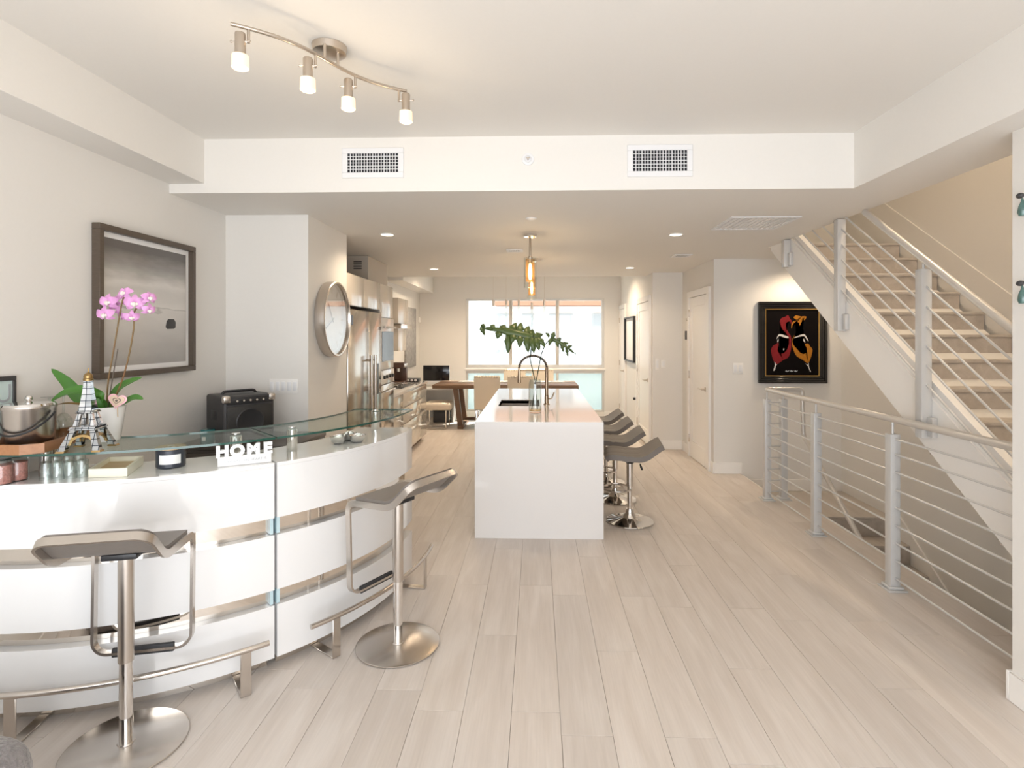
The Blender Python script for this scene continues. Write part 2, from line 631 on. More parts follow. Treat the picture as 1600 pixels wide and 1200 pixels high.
struct(B(XL, 1.70, 8.33, YF, ZC, 2.97).build('ceiling_dining', 'ceil'))
struct(B(XST, XRW, 5.70, YSB, ZK, 2.492).build('ceiling_stair_landing', 'ceil'))
struct(B(XL, -2.068, YB, YBEAM, 2.54, ZC).build('trim_1', 'ceil'))
struct(B(1.912, XST, YB, YBEAM, ZK, 2.97).build('trim_2', 'ceil'))
struct(B(XL, -2.012, 8.33, YF, 2.43, ZC).build('trim_3', 'ceil'))
struct(B(XST - .14, XST, -.1, YSB, 2.97, 4.8).build('wall_stair_upper', 'wall'))
struct(B(XST - .14, XRW + .15, -.25, YSB + .15, 4.8, 4.9).build('ceiling_stair', 'ceil'))

# baseboards
BH, BT = .128, .016


def baseboard(side, boxes):
    m = MB()
    for b in boxes:
        m.box(*b, 0, BH, .003, 1)
    return struct(m.build('baseboard_' + side, 'trim'))


baseboard('right', [(2.059, 2.075, YB, -.1), (2.059, 2.075, 1.25, 2.49), (2.059, 2.22, 2.49, 2.506)])
baseboard('stair_end', [(2.05, 2.37, YSB - BT, YSB)])
baseboard('hall_side', [(2.05 - BT, 2.05, YSB - BT, 6.60), (2.05 - BT, 2.05, 7.53, 7.87)])
baseboard('hall_end', [(1.632, 2.05 - BT, 7.87 - BT, 7.87)])
baseboard('right_far', [(1.632 - BT, 1.632, 7.87 - BT, 7.95), (1.632 - BT, 1.632, 9.03, 10.12)])
baseboard('kitchen_end', [(XL, -1.675, 4.04 - BT, 4.04), (-1.675, -1.675 + BT, 4.04 - BT, 4.80)])
baseboard('left', [(XL, XL + BT, 3.72, 4.02), (XL, XL + BT, YB, 2.05), (XL, XL + BT, 8.6, 10.0)])
baseboard('far', [(XL, WX0, YF - BT, YF), (WX1, 1.632, YF - BT, YF)])
lb = MB().box(2.38, XRW, YSB - BT, YSB, -.19, -.06, .003, 1).box(2.37, 2.386, 5.56, YSB - BT, -.19, -.012, .003, 1)
struct(lb.build('baseboard_landing', 'trim'))

# ---------------------------------------------------------------- windows
win = struct(MB().box(WX0, WX1, YF + .02, YF + .10, 2.28, 2.32).box(WX0, WX1, YF + .02, YF + .10, .955, 1.03).box(WX0, WX0 + .05, YF + .02, YF + .10, 1.03, 2.28).box(WX1 - .05, WX1, YF + .02, YF + .10, 1.03, 2.28).build('window_1', 'alu'))
for xm in (-.504, .41):
    B(xm - .032, xm + .032, YF + .02, YF + .10, 1.03, 2.28, .004).build('mullion', 'alu', win)
for a, b in ((WX0 + .05, -.536), (-.472, .378), (.442, WX1 - .05)):
    B(a, b, YF + .055, YF + .063, 1.03, 2.28).build('pane', 'pane', win)
B(WX0 - .02, WX1 + .02, YF - .035, YF + .02, .93, .962, .004).build('window_sill', 'trim', win)
win2 = struct(MB().box(WX0, WX1, YF + .02, YF + .10, .86, .90).box(WX0, WX1, YF + .02, YF + .10, .11, .15).box(WX0, WX0 + .04, YF + .02, YF + .10, .15, .86).box(WX1 - .04, WX1, YF + .02, YF + .10, .15, .86).build('window_2', 'alu'))
for xm in (-.504, .41):
    B(xm - .022, xm + .022, YF + .02, YF + .10, .15, .86, .004).build('mullion', 'alu', win2)
for a, b in ((WX0 + .04, -.526), (-.482, .388), (.432, WX1 - .04)):
    B(a, b, YF + .055, YF + .063, .15, .86).build('pane', 'lowpane', win2)


# ---------------------------------------------------------------- doors on walls of constant X (facing -X)
def door(n, xw, y0, y1, ztop, hinge_far=True, label=None):
    d = struct(B(xw - .012, xw, y0 + .002, y1 - .002, .008, ztop).build('door_%d' % n, 'trim'))
    W = y1 - y0
    m = MB()
    for a, b, c, e in ((y0, y0 + .11, .008, ztop), (y1 - .11, y1, .008, ztop), (y0 + .11, y1 - .11, ztop - .12, ztop), (y0 + .11, y1 - .11, .008, .22)):
        m.box(xw - .022, xw - .011, a, b, c, e, .003, 1)
    m.build('stile_frame', 'trim', d)
    c = MB()
    c.box(xw - .034, xw, y0 - .085, y0 - .004, 0, ztop + .085, .003, 1).box(xw - .034, xw, y1 + .004, y1 + .085, 0, ztop + .085, .003, 1).box(xw - .034, xw, y0 - .004, y1 + .004, ztop + .005, ztop + .085, .003, 1)
    c.build('casing', 'trim', d)
    yh = y0 + .07 if hinge_far else y1 - .07
    s = 1 if hinge_far else -1
    h = MB()
    h.lathe([(0, 0), (.026, 0), (.026, .008), (.011, .010), (.011, .05), (0, .05)], 16, mtx=Matrix.Translation((xw - .022, yh, .95)) @ Matrix.Rotation(-PI / 2, 4, 'Y'))
    h.tube([(xw - .065, yh, .95), (xw - .072, yh + s * .02, .95), (xw - .072, yh + s * .12, .95)], .009, 8)
    h.build('door_handle', 'nickel', d)
    ye = y1 if hinge_far else y0
    for z in (.24, 1.08, ztop - .2):
        B(xw - .036, xw - .02, ye - .012, ye + .018, z - .05, z + .05, .002).build('hinge', 'nickel', d)
    return d


door(1, 2.05, 6.68, 7.44, 2.09)
door(2, 1.632, 8.04, 8.93, 2.09)
door(3, 1.632, 10.22, 10.80, 2.09)

# ================================================================== STAIRCASE (rises away from the camera along the right wall)
SL = .69
nz = lambda y: 1.601 + SL * (y - 4.168)
st = thing('staircase', 'staircase with grey wood-look treads and white side stringer rising along the wall', 'staircase', (2.335, 1.85, 0))


def put(o, root):
    """keep world coordinates while parenting to an Empty that has only a location"""
    o.location = Vector(o.location) - Vector(root.location)
    return o


RUN, RISE = .2535, .1757
for k in range(-9, 6):
    y, z = 4.168 + RUN * k, 1.601 + RISE * k
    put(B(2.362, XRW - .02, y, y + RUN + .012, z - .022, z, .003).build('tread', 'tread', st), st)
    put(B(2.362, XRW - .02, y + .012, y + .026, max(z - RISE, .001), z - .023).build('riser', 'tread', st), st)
lo = lambda y: .492 + .688 * (y - 2.783)
up = lambda y: .823 + .69 * (y - 2.783)
y0s, y1s = 2.075, 5.62
for nm, xa, xb, f0, f1, ma in (('stringer', 2.335, 2.36, lambda y: max(lo(y), 0.002), up, 'trim'), ('stringer_cap', 2.352, 2.40, lambda y: up(y) + .0, lambda y: up(y) + .085, 'trim')):
    ye = y1s if nm == 'stringer' else 5.15
    yc = [y0s, 2.075 + .002, ye]
    m = MB()
    m.hexa([(xa, y0s, f0(y0s)), (xb, y0s, f0(y0s)), (xb, ye, f0(ye)), (xa, ye, f0(ye)), (xa, y0s, f1(y0s)), (xb, y0s, f1(y0s)), (xb, ye, min(f1(ye), 2.79)), (xa, ye, min(f1(ye), 2.79))])
    put(m.build(nm, ma, st), st)
m = MB()
m.hexa([(2.36, 2.3, lo(2.3)), (XRW - .02, 2.3, lo(2.3)), (XRW - .02, 5.6, lo(5.6)), (2.36, 5.6, lo(5.6)), (2.36, 2.3, lo(2.3) + .012), (XRW - .02, 2.3, lo(2.3) + .012), (XRW - .02, 5.6, lo(5.6) + .012), (2.36, 5.6, lo(5.6) + .012)])
put(m.build('soffit', 'wall', st), st)
m = MB()
m.hexa([(XRW - .014, 2.2, nz(2.2) - .1), (XRW - .001, 2.2, nz(2.2) - .1), (XRW - .001, 6.2, nz(6.2) - .1), (XRW - .014, 6.2, nz(6.2) - .1), (XRW - .014, 2.2, nz(2.2) + .27), (XRW - .001, 2.2, nz(2.2) + .27), (XRW - .001, 6.2, nz(6.2) + .27), (XRW - .014, 6.2, nz(6.2) + .27)])
put(m.build('skirt_board', 'wall', st), st)

# railing on the outer face of the stair
XU = 2.304
sr = thing('stair_railing', 'light grey rod railing climbing the outer side of the upper staircase', 'railing', (XU, 2.5, 0))
zt = lambda y, z0: z0 + SL * (y - 2.781)
yclip = lambda z0: 2.781 + (2.472 - z0) / SL
for yc, zb in ((3.385, .985), (4.30, 1.628), (5.21, 2.225)):
    ztop = min(2.474, zt(yc, 1.646) - .075)
    p = put(B(XU - .03, XU + .03, yc - .03, yc + .03, zb, ztop, .003).build('post', 'rail', sr), sr)
    put(B(XU + .0, XU + .0305, yc - .075, yc - .03, zb + .01, zb + .125, .003).build('bracket', 'rail', sr), sr)
    if ztop < 2.4:
        put(MB().cyl((XU, yc, 0), .008, ztop - .01, zt(yc, 1.646) - .01, 10).build('pin', 'rail', sr), sr)
for z0 in (1.483, 1.367, 1.25, 1.135, 1.02, .905):
    ya, yb = 2.505, min(yclip(z0), 5.3)
    put(MB().tube([(XU, ya, zt(ya, z0)), (XU, yb, zt(yb, z0))], .0065, 8).build('rod', 'rail', sr), sr)
ya, yb = 2.505, yclip(1.646)
put(MB().tube([(XU, ya, zt(ya, 1.635)), (XU, yb, zt(yb, 1.635))], .022, 14).build('handrail', 'handrail', sr), sr)

# flight going down below it
sd = thing('lower_staircase', 'grey wood-look steps going down from the sunken landing behind the railing', 'staircase', (XED, 5.5, -.19))
for k in range(0, 11):
    y, z = 5.555 - RUN * k, -.19 - .178 * (k + 1)
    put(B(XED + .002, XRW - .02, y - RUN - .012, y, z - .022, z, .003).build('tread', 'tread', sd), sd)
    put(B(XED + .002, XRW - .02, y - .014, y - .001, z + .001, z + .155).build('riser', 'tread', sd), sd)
m = MB()
dn = lambda y: -.19 + .70 * (y - 5.555)
m.hexa([(XRW - .018, 2.0, dn(2.0) - .25), (XRW - .002, 2.0, dn(2.0) - .25), (XRW - .002, 5.55, dn(5.55) - .25), (XRW - .018, 5.55, dn(5.55) - .25), (XRW - .018, 2.0, dn(2.0) + .12), (XRW - .002, 2.0, dn(2.0) + .12), (XRW - .002, 5.55, dn(5.55) + .12), (XRW - .018, 5.55, dn(5.55) + .12)])
put(m.build('skirt_board', 'trim', sd), sd)

# guard rail on the floor along the opening
XG = 2.24
gr = thing('guard_railing', 'pale grey floor-mounted railing with square posts and horizontal rods along stair opening', 'railing', (XG, 5.48, 0))


def post(x, y, root):
    p = put(B(x - .03, x + .03, y - .03, y + .03, .012, .975, .003).build('post', 'rail', root), root)
    bp = MB().box(x - .06, x + .06, y - .06, y + .06, 0, .01, .002, 1).box(x - .045, x + .045, y - .045, y + .045, .01, .028, .004, 1)
    o = bp.build('base_plate', 'rail', root)
    put(o, root)
    put(MB().cyl((x, y, 0), .008, .97, 1.05, 10).build('pin', 'rail', root), root)


for x, y in ((XG, 5.48), (2.405, 5.50), (XG, 4.53), (XG, 3.57)):
    post(x, y, gr)
for k in range(9):
    z = .961 - .1105 * k
    z = min(z, .945)
    put(MB().tube([(XG, 2.508, z), (XG, 5.46, z)], .0065, 8).build('rod', 'rail', gr), gr)
    put(MB().tube([(XG + .028, 5.483, z), (2.38, 5.498, z)], .0065, 8).build('rod', 'rail', gr), gr)
hr = smooth_path([(XG, 2.508, 1.068), (XG, 5.50, 1.068), (2.585, 5.50, 1.072), (2.60, 5.50, .62), (2.60, 2.4, .62 - .70 * 3.1)], .035)
put(MB().tube(hr, .0215, 14).build('handrail', 'handrail', gr), gr)

# ================================================================== KITCHEN ISLAND
IX0, IX1, IY0, IY1, IZ = -.485, .525, 4.37, 7.17, .915
isl = thing('kitchen_island', 'long white quartz kitchen island with waterfall end and undermount sink', 'kitchen island', (.02, 5.77, 0))
sx0, sx1, sy0, sy1 = -.37, .03, 5.36, 5.905
ct = MB()
ct.box(IX0, sx0, IY0, IY1, IZ - .04, IZ).box(sx1, IX1, IY0, IY1, IZ - .04, IZ).box(sx0, sx1, IY0, sy0, IZ - .04, IZ).box(sx0, sx1, sy1, IY1, IZ - .04, IZ)
put(ct.build('countertop', 'quartz', isl), isl)
put(B(IX0, IX1, IY0, IY0 + .04, 0, IZ - .04).build('waterfall_panel', 'quartz', isl), isl)
put(B(IX0, IX1, IY1 - .04, IY1, 0, IZ - .04).build('waterfall_panel', 'quartz', isl), isl)
put(MB().box(IX0 + .02, IX0 + .04, IY0 + .04, IY1 - .04, .1, IZ - .04).box(.2, .22, IY0 + .04, IY1 - .04, .0, IZ - .04).box(IX0 + .08, .2, IY0 + .04, IY1 - .04, 0, .1).build('body', 'taupe', isl), isl)
for k in range(4):
    ya = IY0 + .05 + k * .675
    put(B(IX0, IX0 + .02, ya, ya + .665, .11, IZ - .05, .002).build('cabinet_door', 'beige_gloss', isl), isl)
sk = MB().box(sx0, sx1, sy0, sy1, .70, .705).box(sx0 - .004, sx0, sy0, sy1, .70, IZ - .01).box(sx1, sx1 + .004, sy0, sy1, .70, IZ - .01).box(sx0, sx1, sy0 - .004, sy0, .70, IZ - .01).box(sx0, sx1, sy1, sy1 + .004, .70, IZ - .01)
put(sk.build('sink_basin', 'copper_sink', isl), isl)

# faucet with spring arch
fa = thing('kitchen_faucet', 'bronze spring-neck kitchen faucet rising behind the island sink', 'faucet', (.10, 5.494, IZ))
m = MB().lathe([(0, 0), (.032, 0), (.032, .006), (.021, .012), (.021, .09), (.017, .095), (.017, .36), (.012, .37), (0, .37)], 18)
m.tube([(0, 0, .055), (.05, 0, .06), (.075, 0, .12)], .007, 8)
m.build('body', 'bronze', fa)
arc = [(-.135 + .135 * math.cos(a), 0, .36 + .12 * math.sin(a)) for a in [PI * i / 24 for i in range(25)]]
MB().tube(arc, .009, 8).build('hose', 'black', fa)
sp = []
n = 22 * 10
for i in range(n + 1):
    t = i / n
    a = PI * t
    c = Vector((-.135 + .135 * math.cos(a), 0, .36 + .12 * math.sin(a)))
    tg = Vector((-.135 * math.sin(a), 0, .12 * math.cos(a))).normalized()
    u = Vector((0, 1, 0))
    v = tg.cross(u)
    b = 2 * PI * 22 * t
    sp.append(c + (u * math.cos(b) + v * math.sin(b)) * .0145)
MB().tube(sp, .003, 5).build('spring', 'bronze', fa)
MB().lathe([(0, .21), (.016, .21), (.018, .225), (.015, .30), (.012, .36), (0, .36)], 16, (-.27, 0, 0)).build('spray_head', 'bronze', fa)
MB().tube([(0, 0, .335), (-.26, 0, .335)], .005, 8).build('support_arm', 'bronze', fa)

# vase with two cut leaves
va = thing('glass_vase', 'tall clear glass cylinder vase holding cut leaf stems on the island', 'vase', (-.012, 4.895, IZ))
MB().lathe([(0, .002), (.05, .002), (.056, .012), (.0565, .25), (.05, .275), (.047, .292), (.0445, .292), (.0475, .275), (.0535, .25), (.053, .02), (0, .018)], 28).build('glass_body', 'glass', va)
MB().lathe([(0, .02), (.05, .022), (.052, .034), (0, .037)], 24).build('pebble_base', 'amberglass', va)


def lobed_blade(tip_px, base_px, lobes, parent, dy0, dy1, web=1.0):
    """deeply cut blade: a midrib from base to tip and finger lobes (pixel tips on the leaf's own upright sheet), all one thin sheet"""
    O = Vector(parent.location)
    Y0 = O.y
    def W(px, dy):
        return Py(px[0], px[1], Y0 + dy) - O
    b, t = W(base_px, dy0), W(tip_px, dy1)
    m = MB()

    def strip(p0, p1, w0, w1, sag, n=8):
        d = (p1 - p0)
        sd_ = d.cross(Vector((.15, -1, .35))).normalized()
        def fn(u, v):
            c = p0 + d * u + Vector((0, -.02 * math.sin(PI * u), sag * math.sin(PI * u)))
            # lobes swell past the middle, carry a side tooth, and end in a point
            w_ = w0 * (1 - u) + w1 * math.sin(PI * min(1, u * .95 + .05)) * 1.1 + .004 * math.sin(u * 17)
            if u > .97:
                w_ = .001
            a = 2 * v - 1
            return c + sd_ * (w_ * a) + Vector((0, .01 * a * a, -.006 * abs(a)))
        m.grid(fn, n, 4)
    strip(b, t, .026 * web, .017 * web, .012, 14)
    for s0, px, w_, dy in lobes:
        p0 = b + (t - b) * s0
        strip(p0, p0 + (W(px, dy) - p0) * 1.12, .014 * web, w_ * 1.5 + .003, .008, 9)
    m.tube([b, b + (t - b) * .5 + Vector((0, -.018, .013)), t], .0022, 5)
    o = m.build('blade', 'philo', parent)
    md = o.modifiers.new('thickness', 'SOLIDIFY')
    md.thickness = .0014
    return o


VL = Vector((-.012, 4.895, IZ + .03))
la = thing('philodendron_leaf', 'broad lobed green leaf leaning towards the refrigerator out of the glass vase', 'leaf', tuple(VL))
lobed_blade((750, 511), (833, 526), [(.98, (757, 522), .006, 0), (.95, (756, 506), .006, 0), (.80, (768, 516), .009, -.02), (.78, (772, 507), .008, .02), (.62, (777, 527), .012, -.04), (.60, (789, 508), .012, .04), (.45, (794, 548), .014, -.05), (.42, (806, 505), .013, .06), (.34, (799, 534), .013, -.06), (.26, (814, 505), .013, .08), (.24, (812, 540), .013, -.06), (.14, (826, 510), .012, .08), (.12, (825, 547), .013, -.05), (.04, (832, 515), .010, .06), (.02, (834, 548), .013, -.05), (-.05, (842, 545), .012, -.05), (-.02, (847, 522), .011, .04), (-.08, (851, 540), .010, -.03)], la, -.02, 0)
MB().tube([(.02, 0, 0), (.0, 0, .25), tuple(Py(828, 560, 4.895) - VL), tuple(Py(833, 526, 4.875) - VL)], .0048, 6).build('petiole', 'petiole', la)
lb_ = thing('philodendron_leaf', 'narrow lobed green leaf drooping towards the hall doors out of the vase', 'leaf', tuple(VL))
lobed_blade((900, 553), (862, 528), [(-.1, (853, 520), .004, 0), (.0, (858, 538), .007, -.02), (.02, (866, 519), .008, .02), (.2, (872, 541), .006, -.03), (.22, (876, 528), .007, .02), (.4, (880, 548), .005, -.02), (.42, (887, 536), .006, .02), (.6, (887, 555), .004, -.02), (.62, (893, 540), .004, .02)], lb_, -.01, 0, .5)
MB().tube([(-.03, .01, 0), (.01, .01, .25), tuple(Py(846, 553, 4.905) - VL), tuple(Py(852, 538, 4.9) - VL), tuple(Py(862, 528, 4.885) - VL)], .0048, 6).build('petiole', 'petiole', lb_)

# ---------------------------------------------------------------- island stools (4)
def island_stool():
    t = thing('counter_stool', '', 'stool')
    # local: front +Y
    prof = smooth_path([(.215, -.012), (.17, .0), (-.06, -.012), (-.115, .0), (-.255, .115)], .06, 5)
    tot = [0]
    for a, b in zip(prof, prof[1:]):
        tot.append(tot[-1] + (b - a).length)

    def at(s):
        s *= tot[-1]
        for i in range(len(prof) - 1):
            if s <= tot[i + 1] + 1e-9:
                f = (s - tot[i]) / max(1e-9, tot[i + 1] - tot[i])
                return prof[i] * (1 - f) + prof[i + 1] * f
        return prof[-1]

    def fn(u, v):
        p = at(u)
        hw = .205 * (1 - .10 * abs(2 * u - 1) ** 3)
        a = 2 * v - 1
        tuft = -.006 * (max(0, math.cos(u * 18)) ** 8 + max(0, math.cos(a * 9)) ** 8) if u < .6 else 0
        return (a * hw, p.x, p.y + .05 + .018 * a * a * (1 - u) + tuft - .012 * abs(2 * u - 1) ** 6)
    s = MB().grid(fn, 28, 20, .042)
    o = s.build('seat', 'stoolgrey', t)
    o.location.z = .545
    for ix in (-.09, 0, .09):
        pass
    MB().lathe([(0, .50), (.03, .50), (.06, .53), (.06, .548), (0, .548)], 20).build('seat_mount', 'black', t)
    MB().lathe([(0, .02), (.021, .02), (.021, .30), (.0275, .302), (.0275, .51), (0, .51)], 20).build('column', 'chrome', t)
    MB().lathe([(0, 0), (.2, 0), (.205, .005), (.2, .012), (.12, .022), (.06, .04), (.036, .075), (.03, .11), (0, .11)], 36).build('base', 'chrome', t)
    fr = [(.135 * math.sin(a), .11 + .12 * math.cos(a), .285) for a in [2 * PI * i / 28 for i in range(28)]]
    m = MB().tube(fr, .009, 8, closed=True)
    m.tube([(0, -.005, .285), (0, .0, .285)], .03, 12)
    m.build('foot_ring', 'chrome', t)
    m = MB().tube([(0.0, -.03, .515), (.04, -.075, .51), (.05, -.09, .48)], .004, 6)
    lv = m.build('lever', 'chrome', t)
    MB().tube([(.05, -.09, .485), (.056, -.10, .455), (.062, -.11, .43)], .009, 8, rs=[.006, .010, .008]).build('lever_grip', 'black', lv)
    return t


ist = island_stool()
lab = ['taupe leather counter stool at the waterfall end of the island', 'taupe leather counter stool second from the waterfall end of the island', 'taupe leather counter stool third from the waterfall end of the island', 'taupe leather counter stool at the dining end of the island']
for i, (x, y, rz) in enumerate(((.80, 4.80, 84), (.765, 5.44, 86), (.755, 6.06, 88), (.755, 6.72, 90))):
    o = ist if i == 0 else copy_tree(ist)
    o.location = (x, y, 0)
    o.rotation_euler = (0, 0, R(rz))
    o['label'] = lab[i]
    o['group'] = 'counter stools along the island'

# ================================================================== LEFT KITCHEN RUN
KX = -1.69                                  # cabinet front plane
KB = XL                                     # wall behind
fg = thing('refrigerator', 'stainless steel double-door refrigerator with long bar handles beside the clock wall', 'refrigerator', (-1.98, 5.43, 0))
put(B(KB + .01, KX - .03, 4.89, 5.96, .02, 1.84).build('body', 'fridge', fg), fg)
for a, b, hy in ((4.895, 5.512, 5.455), (5.518, 5.955, 5.575)):
    d = put(B(KX - .03, KX + .02, a, b, .06, 1.835, .006).build('door', 'fridge', fg), fg)
    m = MB().tube([(KX + .065, hy, .55), (KX + .065, hy, 1.40)], .014, 10)
    for z in (.60, 1.35):
        m.tube([(KX + .018, hy, z), (KX + .065, hy, z)], .009, 8)
    m.build('handle', 'steel', d)
d = put(B(KX + .0195, KX + .022, 5.585 + .03, 5.85, .98, 1.30, .002).build('dispenser', 'black', fg), fg)
m = MB().box(KX + .021, KX + .023, 4.93, 5.02, 1.69, 1.78)
put(m.build('badge', 'navy', fg), fg)

ob = thing('bridge_cabinet', 'glossy beige wall cabinet mounted above the steel refrigerator', 'cabinet', (-1.98, 5.43, 1.87))
put(B(KB + .01, KX - .022, 4.875, 5.965, 1.87, 2.155).build('body', 'taupe', ob), ob)
for a, b in ((4.877, 5.418), (5.422, 5.963)):
    put(B(KX - .02, KX, a, b, 1.872, 2.157, .002).build('door', 'beige_gloss', ob), ob)

ov = thing('oven_tower', 'tall beige cabinet with two built-in ovens between refrigerator and counter', 'oven', (-1.98, 6.23, 0))
put(B(KB + .01, KX - .022, 5.975, 6.505, 0, 2.155).build('body', 'taupe', ov), ov)
put(B(KX - .02, KX, 5.977, 6.503, 1.80, 2.157, .002).build('door', 'beige_gloss', ov), ov)
o1 = put(B(KX - .02, KX + .012, 5.98, 6.50, 1.22, 1.79, .004).build('upper_oven', 'lacquer', ov), ov)
MB().box(KX + .0115, KX + .016, 6.0, 6.48, 1.31, 1.64, .002, 1).build('oven_window', 'screen', o1).location = (0, 0, 0)
o1.children[0].location = Vector((0, 0, 0))
MB().tube([(KX + .045, 6.02, 1.69), (KX + .045, 6.46, 1.69)], .009, 8).tube([(KX + .01, 6.05, 1.69), (KX + .045, 6.05, 1.69)], .006, 6).tube([(KX + .01, 6.43, 1.69), (KX + .045, 6.43, 1.69)], .006, 6).build('handle', 'steel', o1)
pn = put(B(KX - .02, KX + .012, 5.98, 6.50, 1.06, 1.21, .003).build('control_panel', 'lacquer', ov), ov)
for yk in (6.08, 6.18, 6.32, 6.42):
    MB().lathe([(0, 0), (.021, 0), (.018, .022), (0, .022)], 14, mtx=Matrix.Translation((KX + .012, yk, 1.135)) @ Matrix.Rotation(PI / 2, 4, 'Y')).build('knob', 'black', pn)
o2 = put(B(KX - .02, KX + .012, 5.98, 6.50, .46, 1.05, .004).build('lower_oven', 'fridge', ov), ov)
MB().tube([(KX + .045, 6.02, .98), (KX + .045, 6.46, .98)], .009, 8).tube([(KX + .01, 6.05, .98), (KX + .045, 6.05, .98)], .006, 6).tube([(KX + .01, 6.43, .98), (KX + .045, 6.43, .98)], .006, 6).build('handle', 'steel', o2)
put(B(KX - .02, KX, 5.98, 6.50, .1, .45, .002).build('drawer', 'beige_gloss', ov), ov)

vb = thing('vent_box', 'beige ceiling vent box with dark louvre above the kitchen cabinets', 'vent', (-2.05, 6.6, 2.16))
put(B(KB + .005, -1.86, 6.10, 6.90, 2.165, ZK - .003).build('box', 'taupe', vb), vb)
m = MB()
for k in range(4):
    m.box(-2.02, -1.93, 6.094, 6.101, 2.33 + k * .025, 2.343 + k * .025)
put(m.build('louvre', 'charcoal', vb), vb)

# base units under a pale worktop
for i, (a, b) in enumerate(((6.515, 7.02), (7.025, 8.52))):
    lbn = ('narrow beige base cabinet with drawers next to the oven tower', 'wide beige base cabinet with three long drawers under the worktop')[i]
    c = thing('base_cabinet', lbn, 'cabinet', (-1.98, (a + b) / 2, 0))
    put(B(KB + .01, KX - .022, a, b, .085, .855).build('body', 'taupe', c), c)
    put(B(KB + .01, KX - .08, a, b, 0, .085).build('plinth', 'walnut', c), c)
    for z0, z1 in ((.09, .455), (.475, .665), (.685, .852)):
        put(B(KX - .02, KX, a + .002, b - .002, z0, z1, .002).build('drawer', 'beige_gloss', c), c)
wt = tag(B(KB + .003, KX + .012, 6.51, 8.535, .86, .90, .002).build('worktop', 'quartz'), 'pale quartz worktop running over the beige base cabinets', 'worktop')
hb = thing('cooktop', 'black glass cooktop with steel grates set in the pale worktop', 'cooktop', (-1.98, 7.6, .90))
put(B(-2.22, -1.76, 7.25, 7.85, .9005, .908, .002).build('glass_plate', 'black', hb), hb)
for yy in (7.4, 7.7):
    m = MB()
    for dx in (-2.12, -1.99, -1.86):
        m.tube([(dx, yy - .1, .93), (dx, yy + .1, .93)], .006, 6)
    m.tube([(-2.15, yy - .1, .907), (-2.15, yy - .1, .93), (-1.83, yy - .1, .93), (-1.83, yy - .1, .907)], .006, 6)
    m.tube([(-2.15, yy + .1, .907), (-2.15, yy + .1, .93), (-1.83, yy + .1, .93), (-1.83, yy + .1, .907)], .006, 6)
    put(m.build('grate', 'steel', hb), hb)

hd = thing('range_hood', 'glossy wall hood with glass canopy between two cabinet boxes over the counter', 'range hood', (-2.1, 8.2, 1.37))
put(B(KB + .003, -1.985, 7.95, 8.56, 1.77, 2.14, .003).build('upper_box', 'beige_gloss', hd), hd)
put(B(KB + .003, -1.93, 7.90, 8.60, 1.70, 1.765, .002).build('glass_canopy', 'chrome', hd), hd)
put(B(KB + .003, -1.985, 7.95, 8.42, 1.37, 1.695, .003).build('lower_box', 'beige_gloss', hd), hd)

cm = thing('coffee_machine', 'brown and steel coffee machine standing on the kitchen worktop', 'coffee machine', (-2.02, 8.16, .90))
MB().box(-.09, .09, -.13, .13, .0005, .03, .005).box(-.09, .09, .03, .13, .03, .26, .008).box(-.09, .09, -.12, .13, .22, .30, .01).build('body', 'book', cm)
MB().box(.0901, .1, -.1, .11, .235, .285, .003).build('front_trim', 'steel', cm)
MB().tube([(0, -.06, .22), (0, -.06, .17)], .022, 12).build('spout', 'steel', cm)
rk = thing('capsule_rack', 'low black rack with pale capsules on the worktop end', 'rack', (-1.93, 8.35, .90))
B(-.14, .16, -.05, .12, .0005, .05, .004).build('tray', 'black', rk)
for k in range(5):
    MB().lathe([(0, 0), (.016, 0), (.02, .012), (0, .014)], 10, mtx=Matrix.Translation((-.1 + k * .055, -.05, .028)) @ Matrix.Rotation(PI / 2, 4, 'X')).build('capsule', 'label', rk)

# canvas on the far left wall (pale city print)
def city_print():
    m = mat('city_print', (.62, .60, .57), .7, nscale=7, var=.9, col2=(.03, .03, .035), stretch=(1, 9, 2.5))
    return m


cv = thing('wall_canvas', 'grey city print canvas on the wall past the range hood', 'picture', (XL, 9.98, 1.56))
B(.001, .035, -.40, .40, -.53, .54, .003).build('canvas', city_print(), cv)

# ---------------------------------------------------------------- clock
ck = thing('wall_clock', 'large round wall clock with thick brushed steel rim', 'clock', (-1.675, 4.445, 1.725))
rot = Matrix.Rotation(PI / 2, 4, 'Y')
MB().lathe([(0, .0005), (.30, .0005), (.302, .01), (.302, .075), (.296, .08), (.284, .08), (.280, .07), (.280, .02), (0, .02)], 64, mtx=rot).build('rim', 'steel', ck)
MB().lathe([(0, .021), (.279, .021), (.279, .024), (0, .024)], 48, mtx=rot).build('dial', 'label', ck)
for k in range(12):
    a = 2 * PI * k / 12
    m = MB().box(-.006, .006, .21, .265, .0242, .0265)
    m.bm.transform(rot @ Matrix.Rotation(a, 4, 'Z'))
    m.build('hour_mark', 'nickel', ck)
for ln, wd, a, zz in ((.15, .008, 2.2, .030), (.22, .005, 3.6, .034)):
    m = MB().box(-wd, wd, -.03, ln, zz, zz + .002)
    m.bm.transform(rot @ Matrix.Rotation(a, 4, 'Z'))
    m.build('hand', 'charcoal', ck)
MB().lathe([(0, .060), (.281, .060), (.281, .063), (0, .063)], 48, mtx=rot).build('glass_cover', glass('clock_glass', (.98, .98, .98), refl=2.2), ck)

